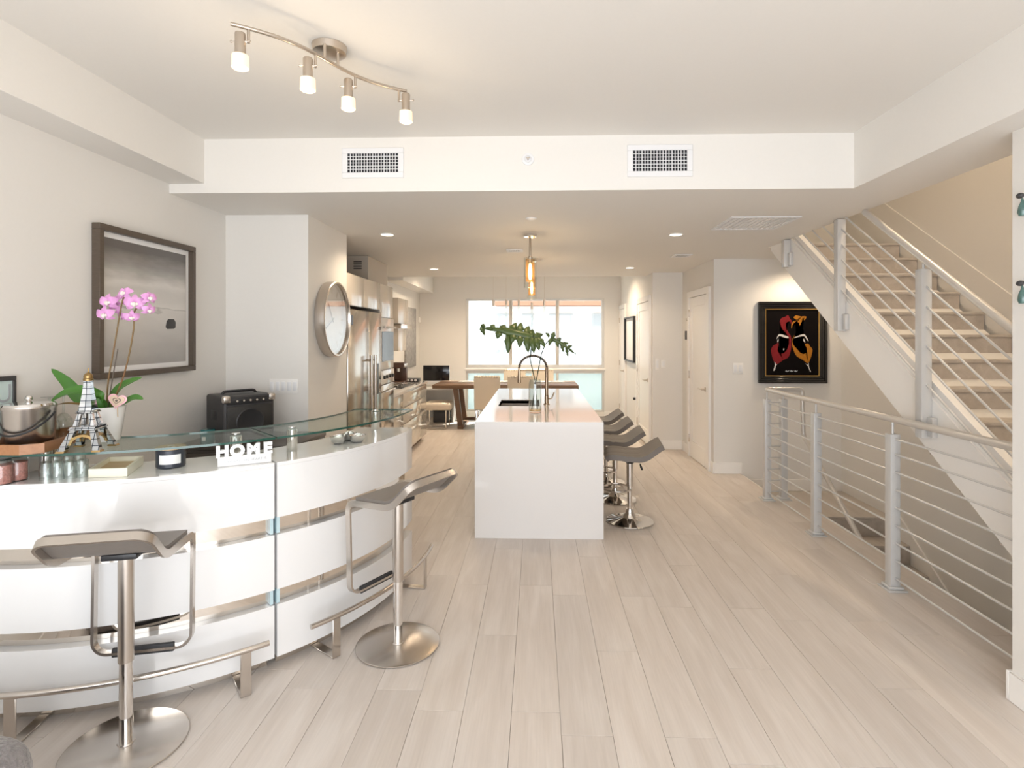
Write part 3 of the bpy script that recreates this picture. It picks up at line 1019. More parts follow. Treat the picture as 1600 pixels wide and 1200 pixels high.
# ---------------------------------------------------------------- framed seascape on the left wall
def seascape():
    m = bpy.data.materials.new('seascape_print')
    m.use_nodes = True
    nt = m.node_tree
    N, L = nt.nodes, nt.links
    b = N['Principled BSDF']
    tc = N.new('ShaderNodeTexCoord')
    sx = N.new('ShaderNodeSeparateXYZ')
    L.new(tc.outputs['Object'], sx.inputs[0])
    mr = N.new('ShaderNodeMapRange')
    mr.inputs['From Min'].default_value = -.36
    mr.inputs['From Max'].default_value = .36
    L.new(sx.outputs['Z'], mr.inputs[0])
    mp = N.new('ShaderNodeMapping')
    mp.inputs['Scale'].default_value = (1, 2.4, 9)
    L.new(tc.outputs['Object'], mp.inputs[0])
    ns = N.new('ShaderNodeTexNoise')
    ns.inputs['Scale'].default_value = 1.7
    ns.inputs['Detail'].default_value = 5
    L.new(mp.outputs[0], ns.inputs['Vector'])
    ma = N.new('ShaderNodeMath')
    ma.operation = 'MULTIPLY_ADD'
    ma.inputs[1].default_value = .16
    L.new(ns.outputs[0], ma.inputs[0])
    L.new(mr.outputs[0], ma.inputs[2])
    rp = N.new('ShaderNodeValToRGB')
    cr = rp.color_ramp
    cr.elements[0].position = .05
    cr.elements[0].color = (.30, .285, .27, 1)
    cr.elements[1].position = 1.0
    cr.elements[1].color = (.11, .10, .095, 1)
    for p, c in ((.35, .50), (.535, .62), (.548, .42), (.56, .66), (.68, .58), (.74, .66), (.83, .38)):
        e = cr.elements.new(p)
        e.color = (c, c * .96, c * .91, 1)
    L.new(ma.outputs[0], rp.inputs[0])
    L.new(rp.outputs[0], b.inputs['Base Color'])
    b.inputs['Roughness'].default_value = .35
    b.inputs['Coat Weight'].default_value = .5
    b.inputs['Coat Roughness'].default_value = .02
    return m


pf = thing('framed_seascape', 'brown framed black and white seascape print with a dark rock', 'picture', (XL, 3.205, 1.77))
hw, hh = .405, .405
m = MB()
for a in ((-hw, hw, hh - .032, hh), (-hw, hw, -hh, -hh + .032), (-hw, -hw + .032, -hh + .032, hh - .032), (hw - .032, hw, -hh + .032, hh - .032)):
    m.box(.001, .045, a[0], a[1], a[2], a[3], .002, 1)
m.build('frame', 'framebrown', pf)
B(.002, .014, -hw + .03, hw - .03, -hh + .03, hh - .03).build('mat_board', 'mattboard', pf)
B(.0142, .016, -hw + .062, hw - .062, -hh + .062, hh - .062).build('print', seascape(), pf)
rockp = [(.145, -.125), (.155, -.09), (.17, -.075), (.225, -.075), (.242, -.095), (.24, -.125), (.225, -.135), (.16, -.137)]
m = MB().prism(rockp, 0, .0006)
m.bm.transform(Matrix(((0, 0, 1, .0162), (1, 0, 0, 0), (0, 1, 0, 0), (0, 0, 0, 1))))
m.build('rock_print', 'charcoal', pf)

# switches and small wall devices
def plate_y(name, label, u0, v0, u1, v1, yw, gangs, cat='switch', ncol=None):
    a, b = Py(u0, v0, yw), Py(u1, v1, yw)
    t = thing(name, label, cat, (a.x, yw, b.z))
    w_, h_ = b.x - a.x, a.z - b.z
    B(0, w_, -.006, -.0005, 0, h_, .002).build('plate', 'trim', t)
    g = w_ / gangs
    for k in range(gangs):
        B(g * k + g * .2, g * k + g * .8, -.010, -.006, h_ * .2, h_ * .8, .0015).build('rocker', 'ventwhite', t)
    return t


plate_y('light_switch', 'white five-gang light switch plate on wall behind the black speaker', 421, 592, 466, 615, 4.04, 5)
plate_y('light_switch', 'white two-gang switch plate left of the wine glass painting', 1145, 567, 1161, 584, YSB, 2)
plate_y('light_switch', 'white one-gang switch plate on the narrow hall wall', 1033, 562, 1040, 575, 7.87, 1)
plate_y('intercom', 'slim grey keypad beside a switch on the narrow hall wall', 1024, 560, 1030, 578, 7.87, 1, 'keypad')
th = thing('thermostat', 'small black thermostat next to the hall door frame', 'thermostat', (2.05, 7.66, 1.60))
B(-.016, -.0005, -.045, .045, -.06, .06, .004).build('body', 'black', th)
B(-.018, -.0165, -.035, .035, -.01, .045).build('display', 'screen', th)
dt = thing('door_chain', 'nickel door guard chain above the hall door hinge', 'door chain', (2.05, 7.60, 1.82))
MB().box(-.02, -.0005, -.04, .04, -.012, .012, .003).tube([(-.02, -.03, 0), (-.035, -.06, -.03), (-.035, -.10, -.02)], .004, 6).build('latch', 'nickel', dt)
so = thing('motion_sensor', 'small white motion sensor on the left wall by the dining corner', 'sensor', (XL, 10.72, 1.90))
MB().box(.001, .045, -.03, .03, -.05, .05, .012).build('housing', 'trim', so)
mf = thing('framed_panel', 'thin black framed pale panel hanging between the two white doors', 'picture', (1.632, 9.66, 1.535))
m = MB()
for a in ((-.47, .47, .36, .385), (-.47, .47, -.385, -.36), (-.47, -.445, -.36, .36), (.445, .47, -.36, .36)):
    m.box(-.05, -.001, a[0], a[1], a[2], a[3], .002, 1)
m.build('frame', 'black', mf)
B(-.012, -.002, -.445, .445, -.36, .36).build('print', 'mattboard', mf)  # pale colour stands in for the white reflected in a mirror
ot = thing('wall_outlet', 'white wall outlet with plug below the thin black frame', 'outlet', (1.632, 9.2, .55))
B(-.006, -.0005, -.04, .04, -.06, .06, .002).build('plate', 'ventwhite', ot)
B(-.045, -.006, -.02, .02, -.01, .03, .004).build('plug', 'charcoal', ot)

# ---------------------------------------------------------------- wine glass painting
pt = thing('wine_painting', 'black framed painting of two wine glasses splashing red and gold hearts', 'picture', (2.935, YSB, 1.515))
PWD, PHT = .775, .935
q = PWD / 2
r_ = PHT / 2
m = MB()
for fw, d0, d1 in ((0, .001, .05), (.03, .001, .038), (.055, .001, .03)):
    e = .03 if fw == 0 else .026
    for a in ((-q + fw, q - fw, r_ - fw - e, r_ - fw), (-q + fw, q - fw, -r_ + fw, -r_ + fw + e), (-q + fw, -q + fw + e, -r_ + fw + e, r_ - fw - e), (q - fw - e, q - fw, -r_ + fw + e, r_ - fw - e)):
        m.box(a[0], a[1], -d1, -d0, a[2], a[3], .004, 1)
m.build('frame', 'blackframe', pt)
m = MB()
e = .009
for a in ((-q + .081, q - .081, r_ - .09, r_ - .081), (-q + .081, q - .081, -r_ + .081, -r_ + .09), (-q + .081, -q + .09, -r_ + .09, r_ - .09), (q - .09, q - .081, -r_ + .09, r_ - .09)):
    m.box(a[0], a[1], -.024, -.001, a[2], a[3])
m.build('gold_fillet', 'gold', pt)
B(-q + .089, q - .089, -.012, -.001, -r_ + .089, r_ - .089).build('canvas', 'canvas_black', pt)


def paint_shape(name, pts, m_, off, kids=pt):
    """outline read off the picture (crop pixels), laid on the canvas plane"""
    P = [Py(1170 + x / 8, 460 + y / 8, YSB - .012) for x, y in pts]
    poly = [(p.x - 2.935, p.z - 1.515) for p in P]
    # smooth closed outline
    sm = []
    k = len(poly)
    for i in range(k):
        p0, p1, p2, p3 = [Vector(poly[(i + j) % k]) for j in (-1, 0, 1, 2)]
        for u in (0, .33, .66):
            sm.append(.5 * ((2 * p1) + (p2 - p0) * u + (2 * p0 - 5 * p1 + 4 * p2 - p3) * u * u + (3 * p1 - p0 - 3 * p2 + p3) * u ** 3))
    mb = MB()
    vs = [mb.bm.verts.new((p.x, -off, p.y)) for p in sm]
    f = mb.bm.faces.new(vs)
    bmesh.ops.triangulate(mb.bm, faces=[f])
    r0 = bmesh.ops.extrude_face_region(mb.bm, geom=list(mb.bm.faces))
    bmesh.ops.translate(mb.bm, vec=(0, .0006, 0), verts=[v for v in r0['geom'] if isinstance(v, bmesh.types.BMVert)])
    return mb.build(name, m_, kids)


paint_shape('red_splash', [(500, 545), (460, 480), (410, 420), (385, 360), (405, 300), (455, 280), (490, 258), (512, 300), (535, 335), (535, 400), (520, 345), (490, 340), (462, 370), (470, 430), (505, 490), (528, 535), (530, 640), (520, 720), (490, 790), (430, 820), (355, 868), (310, 830), (285, 750), (278, 690), (305, 640), (345, 620), (365, 600), (375, 640), (360, 700), (385, 735), (430, 735), (470, 700), (495, 640)], 'red', .0130)
paint_shape('gold_splash', [(548, 550), (575, 510), (625, 450), (635, 400), (620, 350), (580, 345), (548, 380), (535, 430), (530, 380), (555, 338), (600, 325), (560, 290), (590, 262), (640, 275), (715, 275), (700, 320), (672, 330), (675, 400), (640, 480), (590, 530), (550, 560), (552, 620), (600, 680), (650, 735), (700, 740), (725, 700), (715, 650), (690, 625), (740, 615), (765, 650), (795, 690), (780, 770), (740, 860), (680, 820), (600, 775), (560, 700), (540, 620)], 'amber', .0138)
for nm, pts in (('glass_rim', [(345, 555), (375, 500), (430, 505), (495, 530), (480, 548), (410, 528), (380, 520), (352, 552)]), ('glass_rim', [(565, 545), (620, 515), (690, 498), (725, 540), (745, 585), (722, 565), (690, 522), (620, 532)]), ('glass_stem', [(318, 840), (345, 875), (370, 860), (340, 890), (325, 945), (306, 950), (325, 880)]), ('glass_stem', [(700, 860), (735, 880), (748, 850), (750, 900), (775, 965), (762, 960), (735, 895)]), ('glint', [(355, 590), (365, 555), (372, 575), (362, 598)]), ('glint', [(675, 565), (690, 560), (705, 595), (695, 600)]), ('glint', [(428, 690), (436, 672), (442, 690), (434, 700)])):
    paint_shape(nm, pts, 'whitepaint', .0146)
for k, (x0, x1) in enumerate(((455, 505), (515, 560), (568, 610))):
    paint_shape('signature', [(x0, 962), (x0 + 15, 945), (x0 + 25, 958), (x1, 948), (x1 - 4, 962), (x0 + 22, 968)], 'greytext', .0127)

# ================================================================== CEILING FIXTURES
# four-lamp track light
tr = thing('track_light', 'brushed nickel wavy bar ceiling light with four frosted glass spots', 'ceiling light', (-.875, 2.33, ZC))
MB().lathe([(0, -.038), (.045, -.038), (.068, -.03), (.072, -.001), (0, -.001)], 32).build('canopy', 'nickel', tr)
A_, B_ = Vector((-1.109, 1.987)), Vector((-.601, 2.560))
ax = (B_ - A_).normalized()
nr = Vector((-ax.y, ax.x))
ZB = 2.722 - ZC


def bar(t):
    p = A_ + (B_ - A_) * t - nr * .035 * math.sin(2 * PI * t)
    return Vector((p.x + .875, p.y - 2.33, ZB))


MB().tube([bar(i / 40) for i in range(41)], .0075, 10).build('bar', 'nickel', tr)
MB().tube([bar(.47) + Vector((0, 0, 0)), Vector((bar(.47).x, bar(.47).y, -.03))], .006, 8).tube([bar(.56), Vector((bar(.56).x, bar(.56).y, -.03))], .006, 8).build('stand_off', 'nickel', tr)
for t_ in (.075, .41, .68, .955):
    p = bar(t_)
    sgn = Vector((-.028, -.006, 0)) if t_ < .9 else Vector((.032, .0, 0))
    a = MB().tube([p, p + Vector((0, 0, -.055))], .0055, 8).tube([p + Vector((0, 0, -.05)), p + Vector((0, 0, -.05)) + sgn], .0045, 6)
    a.build('arm', 'nickel', tr)
    c = p + sgn + Vector((0, 0, 0))
    h = MB().lathe([(0, -.02), (.017, -.02), (.019, -.024), (.019, -.108), (.0, -.108)], 20, c).build('socket', 'nickel', tr)
    sh = MB().lathe([(.019, -.102), (.029, -.103), (.030, -.148), (.024, -.152), (0, -.152)], 24, c).build('glass_shade', 'frost', tr)
    MB().tube([c + Vector((-.034, 0, -.05)), c + Vector((.034, 0, -.05))], .0022, 6).ball(c + Vector((-.034, 0, -.05)), .005, n=8).ball(c + Vector((.034, 0, -.05)), .005, n=8).build('clip', 'nickel', tr)
    l = bpy.data.lights.new('spot_bulb', 'POINT')
    l.energy = .8
    l.color = (1, .78, .52)
    l.shadow_soft_size = .03
    lo_ = bpy.data.objects.new('spot_bulb', l)
    COL.objects.link(lo_)
    lo_.parent = tr
    lo_.location = c + Vector((0, 0, -.19))

# pendants over the island
def pendant(y, label):
    t = thing('island_pendant', label, 'pendant lamp', (-.055, y, ZK), group='pendants over the island')
    MB().lathe([(0, -.025), (.055, -.025), (.06, -.02), (.06, -.001), (0, -.001)], 28).build('canopy', 'chrome', t)
    MB().lathe([(0, -.255), (.02, -.255), (.02, -.20), (.010, -.19), (.010, -.03), (.006, -.024), (0, -.024)], 16).build('stem', 'nickel', t)
    MB().lathe([(.038, -.415), (.0395, -.415), (.0395, -.22), (.038, -.22)], 28).build('inner_shade', 'amberglass', t)
    MB().lathe([(.053, -.47), (.0545, -.47), (.0545, -.205), (.053, -.205)], 28).build('outer_shade', 'glass', t)
    for a in (0, 2.09, 4.19):
        MB().tube([(.018 * math.cos(a), .018 * math.sin(a), -.215), (.066 * math.cos(a), .066 * math.sin(a), -.215)], .0025, 6).ball((.066 * math.cos(a), .066 * math.sin(a), -.215), .005, n=8).build('clip', 'nickel', t)
    MB().lathe([(0, -.40), (.012, -.39), (.016, -.34), (.012, -.27), (0, -.255)], 14).build('bulb', 'filament', t)
    l = bpy.data.lights.new('pendant_bulb', 'POINT')
    l.energy = 2.5
    l.color = (1, .74, .45)
    l.shadow_soft_size = .04
    o = bpy.data.objects.new('pendant_bulb', l)
    COL.objects.link(o)
    o.parent = t
    o.location = (0, 0, -.50)


pendant(4.87, 'amber glass cylinder pendant lamp nearer the vase over the island')
pendant(6.50, 'amber glass cylinder pendant lamp over the dining end of the island')

# dining pendant cluster
dp = thing('dining_pendant', 'row of slim glass tube pendants on thin cords over the dining table', 'pendant lamp', (0, 9.9, ZC))
MB().box(-.74, .28, -.06, .06, -.03, -.001, .004).build('ceiling_plate', 'chrome', dp)
for k, u in enumerate((771, 791, 810.5, 831, 850.5)):
    p = Py(u, 468, 9.9)
    z0 = p.z - ZC - (.055 if k == 3 else 0)
    MB().tube([(p.x, 0, -.03), (p.x, 0, z0)], .0018, 5).build('cord', 'nickel', dp)
    MB().cyl((p.x, 0, 0), .021, z0 - .115, z0, 16).build('socket', 'nickel', dp)
    MB().lathe([(.0175, z0 - .44), (.019, z0 - .44), (.019, z0 - .11), (.0175, z0 - .11)], 16, (p.x, 0, 0)).build('glass_tube', 'glass', dp)

# recessed downlights
def downlight(x, y, z, label, power, group):
    t = thing('recessed_light', label, 'downlight', (x, y, z), group=group)
    MB().lathe([(.05, -.001), (.066, -.001), (.066, -.006), (.052, -.008), (.05, -.004)], 32).build('trim_ring', 'trim', t)
    MB().lathe([(0, -.0005), (.051, -.0005), (.051, -.003), (0, -.003)], 32).build('lens', 'recessed', t)
    l = bpy.data.lights.new('downlight', 'SPOT')
    l.energy = power
    l.color = (1, .80, .58)
    l.spot_size = R(150)
    l.spot_blend = .7
    l.shadow_soft_size = .06
    o = bpy.data.objects.new('downlight', l)
    COL.objects.link(o)
    o.parent = t
    o.location = (0, 0, -.015)


for u, v, lbx in ((605, 366, 'recessed ceiling downlight above the clock wall corner'), (1056, 366, 'recessed ceiling downlight between the island and the return air grille'), (678, 420, 'recessed ceiling downlight near the dining side kitchen cabinets'), (984, 418, 'recessed ceiling downlight near the white hall doors')):
    p = Pz(u, v, ZK)
    downlight(p.x, p.y, ZK, lbx, 20, 'recessed lights in the kitchen ceiling')
for x, lbx in ((-1.3, 'unseen downlight added in the dining ceiling over the corner desk side'), (.9, 'unseen downlight added in the dining ceiling beside the hall doors')):
    downlight(x, 9.3, ZC, lbx, 115, 'added lights in the dining ceiling')  # unseen lamps added to brighten the dining area
# unseen lamps added to brighten the stairwell and its landing
for x, y, z, pw_, lbx in ((2.95, 4.0, 4.8, 80, 'unseen downlight added high above the upper staircase'), (2.95, 1.0, 4.8, 130, 'unseen downlight added high above the foot of the staircase'), (2.95, 6.1, 2.48, 34, 'unseen downlight added over the sunken stair landing')):
    downlight(x, y, z, lbx, pw_, 'added lights over the stairs')


# supply grilles on the beam
def beam_vent(u0, v0, u1, v1, label):
    a, b = Py(u0, v0, YBEAM), Py(u1, v1, YBEAM)
    W_, H_ = b.x - a.x, a.z - b.z
    t = thing('air_grille', label, 'vent', (a.x, YBEAM, b.z), group='air grilles on the beam')
    fr = .034
    m = MB()
    for q_ in ((0, W_, H_ - fr, H_), (0, W_, 0, fr), (0, fr, fr, H_ - fr), (W_ - fr, W_, fr, H_ - fr)):
        m.box(q_[0], q_[1], -.010, -.0005, q_[2], q_[3], .002, 1)
    m.build('frame', 'ventwhite', t)
    B(fr, W_ - fr, -.0025, -.0005, fr, H_ - fr).build('duct', 'dark', t)
    nv_ = 18
    for k in range(1, nv_):
        x_ = fr + (W_ - 2 * fr) * k / nv_
        B(x_ - .0022, x_ + .0022, -.008, -.004, fr, H_ - fr).build('blade', 'ventwhite', t)
    for k in range(1, 6):
        z_ = fr + (H_ - 2 * fr) * k / 6
        B(fr, W_ - fr, -.0095, -.0081, z_ - .0018, z_ + .0018).build('blade', 'ventwhite', t)


beam_vent(535, 232, 631, 278, 'white air supply grille on the beam above the clock side')
beam_vent(980, 227, 1082, 276, 'white air supply grille on the beam towards the staircase side')
p = Py(825, 249, YBEAM)
t = thing('sprinkler', 'round white fire sprinkler on the beam face between the two grilles', 'sprinkler', (p.x, YBEAM, p.z))
MB().lathe([(0, 0), (.038, 0), (.036, .006), (.022, .008), (.018, .004), (0, .004)], 28, mtx=Matrix.Translation((0, -.0005, 0)) @ Matrix.Rotation(PI / 2, 4, 'X')).build('escutcheon', 'ventwhite', t)
MB().tube([(0, -.004, 0), (0, -.03, 0)], .006, 8).box(-.012, .012, -.034, -.03, -.002, .002).build('head', 'nickel', t)
p = Pz(830, 341, ZK)
t = thing('sprinkler', 'small round white sprinkler cap on the ceiling ahead of the pendants', 'sprinkler', (p.x, p.y, ZK))
MB().lathe([(0, -.012), (.02, -.012), (.04, -.006), (.042, -.0005), (0, -.0005)], 28).build('cap', 'ventwhite', t)


def ceiling_vent(x0, x1, y0, y1, n, label, dark=True):
    t = thing('ceiling_vent', label, 'vent', (x0, y0, ZK))
    W_, D_ = x1 - x0, y1 - y0
    fr = .028
    m = MB()
    for q_ in ((0, W_, 0, fr), (0, W_, D_ - fr, D_), (0, fr, fr, D_ - fr), (W_ - fr, W_, fr, D_ - fr)):
        m.box(q_[0], q_[1], q_[2], q_[3], -.010, -.0005, .002, 1)
    m.build('frame', 'ventwhite', t)
    B(fr, W_ - fr, fr, D_ - fr, -.002, -.0005).build('duct', 'dark' if dark else 'trim', t)
    for k in range(n):
        x_ = fr + (W_ - 2 * fr) * (k + .5) / n
        g = (W_ - 2 * fr) / n
        B(x_ - g * .24, x_ + g * .24, fr, D_ - fr, -.008, -.003).build('slat', 'ventwhite', t)


ceiling_vent(-.31, -.14, 5.70, 5.86, 6, 'small dark-slotted ceiling vent beside the island pendant')
ceiling_vent(1.50, 1.70, 6.10, 6.30, 6, 'small dark-slotted ceiling vent before the hall door')
ceiling_vent(1.45, 1.97, 4.19, 4.68, 11, 'large white return air grille in the ceiling near the staircase', False)

# ================================================================== DINING AREA
tb = thing('dining_table', 'long walnut dining table with slanted trestle legs by the window', 'dining table', (-.53, 9.87, 0))
m = MB().box(-1.24, 1.24, -.48, .48, .695, .76, .01, 2)
m.build('tabletop', 'walnut', tb)
for s in (-1, 1):
    m = MB()
    for q_ in (-1, 1):
        m.hexa([(s * .77 - .04 * s, q_ * .30 - .035, 0), (s * .77 + .05 * s, q_ * .30 - .035, 0), (s * .77 + .05 * s, q_ * .30 + .035, 0), (s * .77 - .04 * s, q_ * .30 + .035, 0),
                (s * .86 - .04 * s, q_ * .30 - .035, .695), (s * .86 + .05 * s, q_ * .30 - .035, .695), (s * .86 + .05 * s, q_ * .30 + .035, .695), (s * .86 - .04 * s, q_ * .30 + .035, .695)])
    m.box(s * .77 - .05, s * .77 + .05, -.40, .40, 0, .06, .004, 1)
    m.build('trestle', 'walnut', tb)
B(-.74, .74, -.03, .03, .10, .15, .004).build('stretcher', 'walnut', tb)
tr2 = thing('table_runner', 'folded white cloth lying along the walnut dining table', 'runner', (-.6, 10.05, .7605))
B(-.8, 1.1, -.12, .12, .0, .012, .004).build('cloth', 'label', tr2)


def dining_chair(label, x, y, rz, grp='tufted ivory dining chairs'):
    t = thing('dining_chair', label, 'chair', (x, y, 0), rz, grp)
    # front +Y
    B(-.21, .21, -.20, .24, .38, .48, .025).build('seat', 'ivory', t)

    def fn(u, v):
        return ((u - .5) * .42, -.20 - .05 * v, .40 + .51 * v)
    MB().grid(fn, 4, 6, .055).build('backrest', 'ivory', t)
    m = MB()
    for k in range(9):
        m.ball((-.185 + k * .046, -.228, .925), .026, n=8)
    m.build('tufted_top', 'ivory', t)
    for sx_, sy_ in ((-1, -1), (1, -1), (-1, 1), (1, 1)):
        B(sx_ * .18 - .018, sx_ * .18 + .018, sy_ * .19 - .018 + .01, sy_ * .19 + .018 + .01, 0, .385, .003).build('leg', 'chrome', t)
    return t


dining_chair('ivory tufted-top dining chair backing the island near the monitor end', -.80, 9.22, 0)
dining_chair('ivory tufted-top dining chair backing the island behind the faucet', -.255, 9.22, 0)
dining_chair('ivory tufted-top dining chair on the window side nearer the monitor', -.42, 10.52, PI)
dining_chair('ivory tufted-top dining chair on the window side nearer the hall doors', .12, 10.52, PI)
bn = thing('ivory_bench_seat', 'armless ivory leather seat on chrome sled legs at the table end', 'seat', (-1.70, 9.55, 0))
m = MB().box(-.20, .26, -.20, .22, .33, .46, .04, 3)
m.build('cushion', 'ivory', bn)
for yy in (-.17, .19):
    m = MB().tube(smooth_path([(-.18, yy, .335), (-.18, yy, .012), (.17, yy, .012), (.17, yy, .335)], .02, 4), .011, 8)
    m.build('sled_leg', 'chrome', bn)
dk = thing('side_desk', 'narrow white desk in the corner under the dark monitor', 'desk', (-1.93, 10.50, 0))
B(-.33, .42, -.30, .30, .60, .635, .004).build('desktop', 'lacquer', dk)
for sx_ in (-.31, .40):
    B(sx_ - .015, sx_ + .015, -.28, .28, 0, .60, .003).build('panel_leg', 'lacquer', dk)
mo = thing('desktop_computer', 'black-screen desktop computer with white chin on the corner desk', 'computer', (-1.885, 10.45, .635))
B(-.25, .25, -.012, .012, .05, .40, .004).build('housing', 'ventwhite', mo)
B(-.25, .25, -.016, -.0125, .115, .40, .001).build('screen', 'screen', mo)
MB().box(-.08, .08, -.03, .12, .0005, .008, .002).box(-.06, .06, .05, .06, .008, .2, .002).box(-.06, .06, .012, .06, .19, .2).build('stand', 'steel', mo)
bx_ = thing('storage_bin', 'small black bin on the floor under the corner desk', 'bin', (-1.75, 10.3, 0))
MB().box(-.15, .15, -.12, .12, 0, .2, .015).build('body', 'charcoal', bx_)
MB().box(-.155, .155, -.125, .125, .2, .225, .008).build('lid', 'black', bx_)

# ================================================================== OUTSIDE THE FAR WINDOW
fb = thing('neighbour_building', 'bright white neighbouring building with pale windows outside the dining window', 'building', (0, 17.5, -3))
put(B(-12, 12, 17.5, 18.5, -3, 9).build('wall', 'facade', fb), fb)
for u0, v0, u1, v1 in ((776, 490, 796, 552), (816, 490, 835, 552), (858, 490, 895, 552), (925, 490, 943, 510)):
    a, b = Py(u0, v0, 17.5), Py(u1, v1, 17.5)
    f_ = MB()
    for q_ in ((a.x, b.x, a.z - .06, a.z), (a.x, b.x, b.z, b.z + .06), (a.x, a.x + .06, b.z + .06, a.z - .06), (b.x - .06, b.x, b.z + .06, a.z - .06)):
        f_.box(q_[0], q_[1], 17.44, 17.499, q_[2], q_[3])
    w_ = put(f_.build('window', 'facadegrey', fb), fb)
    pn_ = B(a.x + .06, b.x - .06, 17.47, 17.495, b.z + .06, a.z - .06).build('pane', 'facadegrey', w_)
aw = thing('roof_fascia', 'terracotta orange roof edge above the neighbouring building windows', 'roof', (0, 17, 2.6))
a, b = Py(773, 477, 16.9), Py(990, 466, 16.9)
put(B(a.x, b.x + 1.5, 16.9, 17.49, a.z, a.z + .4).build('fascia', 'terracotta', aw), aw)
struct(B(-14, 14, 11.05, 20, -3.2, -3).build('floor_yard', 'pavement'))
bl = thing('balcony_wall', 'white balcony parapet outside below the dining window', 'parapet', (0, 12.4, 0))
put(B(-3, 3, 11.05, 12.5, -.25, -.05).build('slab', 'facade', bl), bl)
put(B(-3, 3, 12.42, 12.5, -.05, .82).build('parapet', 'facade', bl), bl)

# ================================================================== CURVED BAR
BC = Vector((-2.27, 3.645))
RF, RB, RP = 1.447, 1.085, 1.388
HB, HG = .985, 1.108


def arc_pts(r, a0, a1, n):
    return [(r * math.cos(R(a0 + (a1 - a0) * i / n)), r * math.sin(R(a0 + (a1 - a0) * i / n))) for i in range(n + 1)]


def arc_solid(r0, r1, a0, a1, z0, z1, n=28, bev=0):
    m = MB()
    m.prism(arc_pts(r1, a0, a1, n) + arc_pts(r0, a1, a0, n), z0, z1)
    if bev:
        es = [e for e in m.bm.edges if len(e.link_faces) == 2 and e.calc_face_angle(0) > R(40)]
        bmesh.ops.bevel(m.bm, geom=es, offset=bev, segments=2, affect='EDGES', profile=.5)
    return m


def bar_unit(a0, a1, label):
    t = thing('bar_counter', label, 'bar counter', (BC.x, BC.y, 0), group='curved bar units')
    for z0, z1 in ((.055, .305), (.378, .640), (.722, HB - .018)):
        arc_solid(RF - .06 if z0 < .7 else RB, RF, a0, a1, z0, z1, bev=.003).build('front_panel', 'lacquer', t)
    arc_solid(RB, RF, a0, a1, HB - .0175, HB, bev=.002).build('bar_top', 'lacquer', t)
    for z0, z1 in ((.3055, .3775), (.6405, .7215)):
        arc_solid(RP - .02, RF - .045, a0 + .6, a1 - .6, z0, z1).build('mirror_strip', 'mirror', t)
    arc_solid(RP - .03, RP, a0 + .6, a1 - .6, .0, .0545).build('mirror_plinth', 'mirror', t)
    arc_solid(RB + .01, RF - .07, a0 + .4, a1 - .4, .06, .72).build('carcass', 'lacquer', t)
    for a in ((a0 + .35,) if a1 > 0 else (a1 - .35,)):
        for z0, z1 in ((.306, .377), (.641, .721)):
            arc_solid(RF - .05, RF - .012, a - .30, a + .30, z0 + .002, z1 - .002, 2).build('spacer_block', 'bluegl', t)
    # foot rail on flat L brackets
    RR = RF + .13
    n = 30
    b0, b1 = a0 + (2.5 if a0 < -60 else 4.0), a1 - (2.5 if a1 < -40 else .0)
    MB().tube([(RR * math.cos(R(b0 + (b1 - b0) * i / n)), RR * math.sin(R(b0 + (b1 - b0) * i / n)), .205) for i in range(n + 1)], .0125, 10).build('foot_rail', 'steel', t)
    for a in ((a0 + 8, a1 - 6) if a1 < -40 else (a0 + 9, a1 - 6)):
        u = Vector((math.cos(R(a)), math.sin(R(a)), 0))
        v = Vector((-u.y, u.x, 0))
        mm = Matrix(((u.x, v.x, 0, 0), (u.y, v.y, 0, 0), (0, 0, 1, 0), (0, 0, 0, 1)))
        m = MB()
        m.box(RR - .006, RR + .002, -.022, .022, 0, .198, .002, 1, mtx=mm)
        m.box(RP + .002, RR - .004, -.022, .022, 0, .008, .002, 1, mtx=mm)
        m.build('rail_bracket', 'steel', t)
    return t


bar_unit(-44.6, .6, 'white lacquer curved bar unit with the steel bowls on top')
bar_unit(-89.2, -45.1, 'white lacquer curved bar unit against the left wall with the candle on top')


def glass_shelf(a0, a1, label, posts):
    t = thing('glass_shelf', label, 'shelf', (BC.x, BC.y, HB), group='curved glass bar shelves')
    m = arc_solid(RB - .02, RF + .005, a0, a1, HG - HB - .010, HG - HB, 30)
    me = m.mesh('shelf_glass')
    me.materials.append(M['shelf'])
    me.materials.append(M['shelfedge'])
    for p_ in me.polygons:
        if abs(p_.normal.z) < .5:
            p_.material_index = 1
    o = bpy.data.objects.new('glass_top', me)
    COL.objects.link(o)
    o.parent = t
    for a in posts:
        c = (1.225 * math.cos(R(a)), 1.225 * math.sin(R(a)), 0)
        MB().lathe([(0, .0005), (.026, .0005), (.027, .003), (.027, HG - HB - .0105), (0, HG - HB - .0105)], 24, c).build('post', 'chrome', t)
        if a > -80: MB().lathe([(0, HG - HB + .0002), (.02, HG - HB + .0002), (.02, HG - HB + .003), (0, HG - HB + .003)], 20, c).build('disc', 'chrome', t)


glass_shelf(-44.7, .6, 'curved glass shelf on steel posts above the steel bowls', (-37, -2.5))
glass_shelf(-89.2, -45.0, 'curved glass shelf on steel posts carrying the orchid and wooden tray', (-86, -50))

ZT = HB            # bar top
ZG = HG + .0005    # glass top


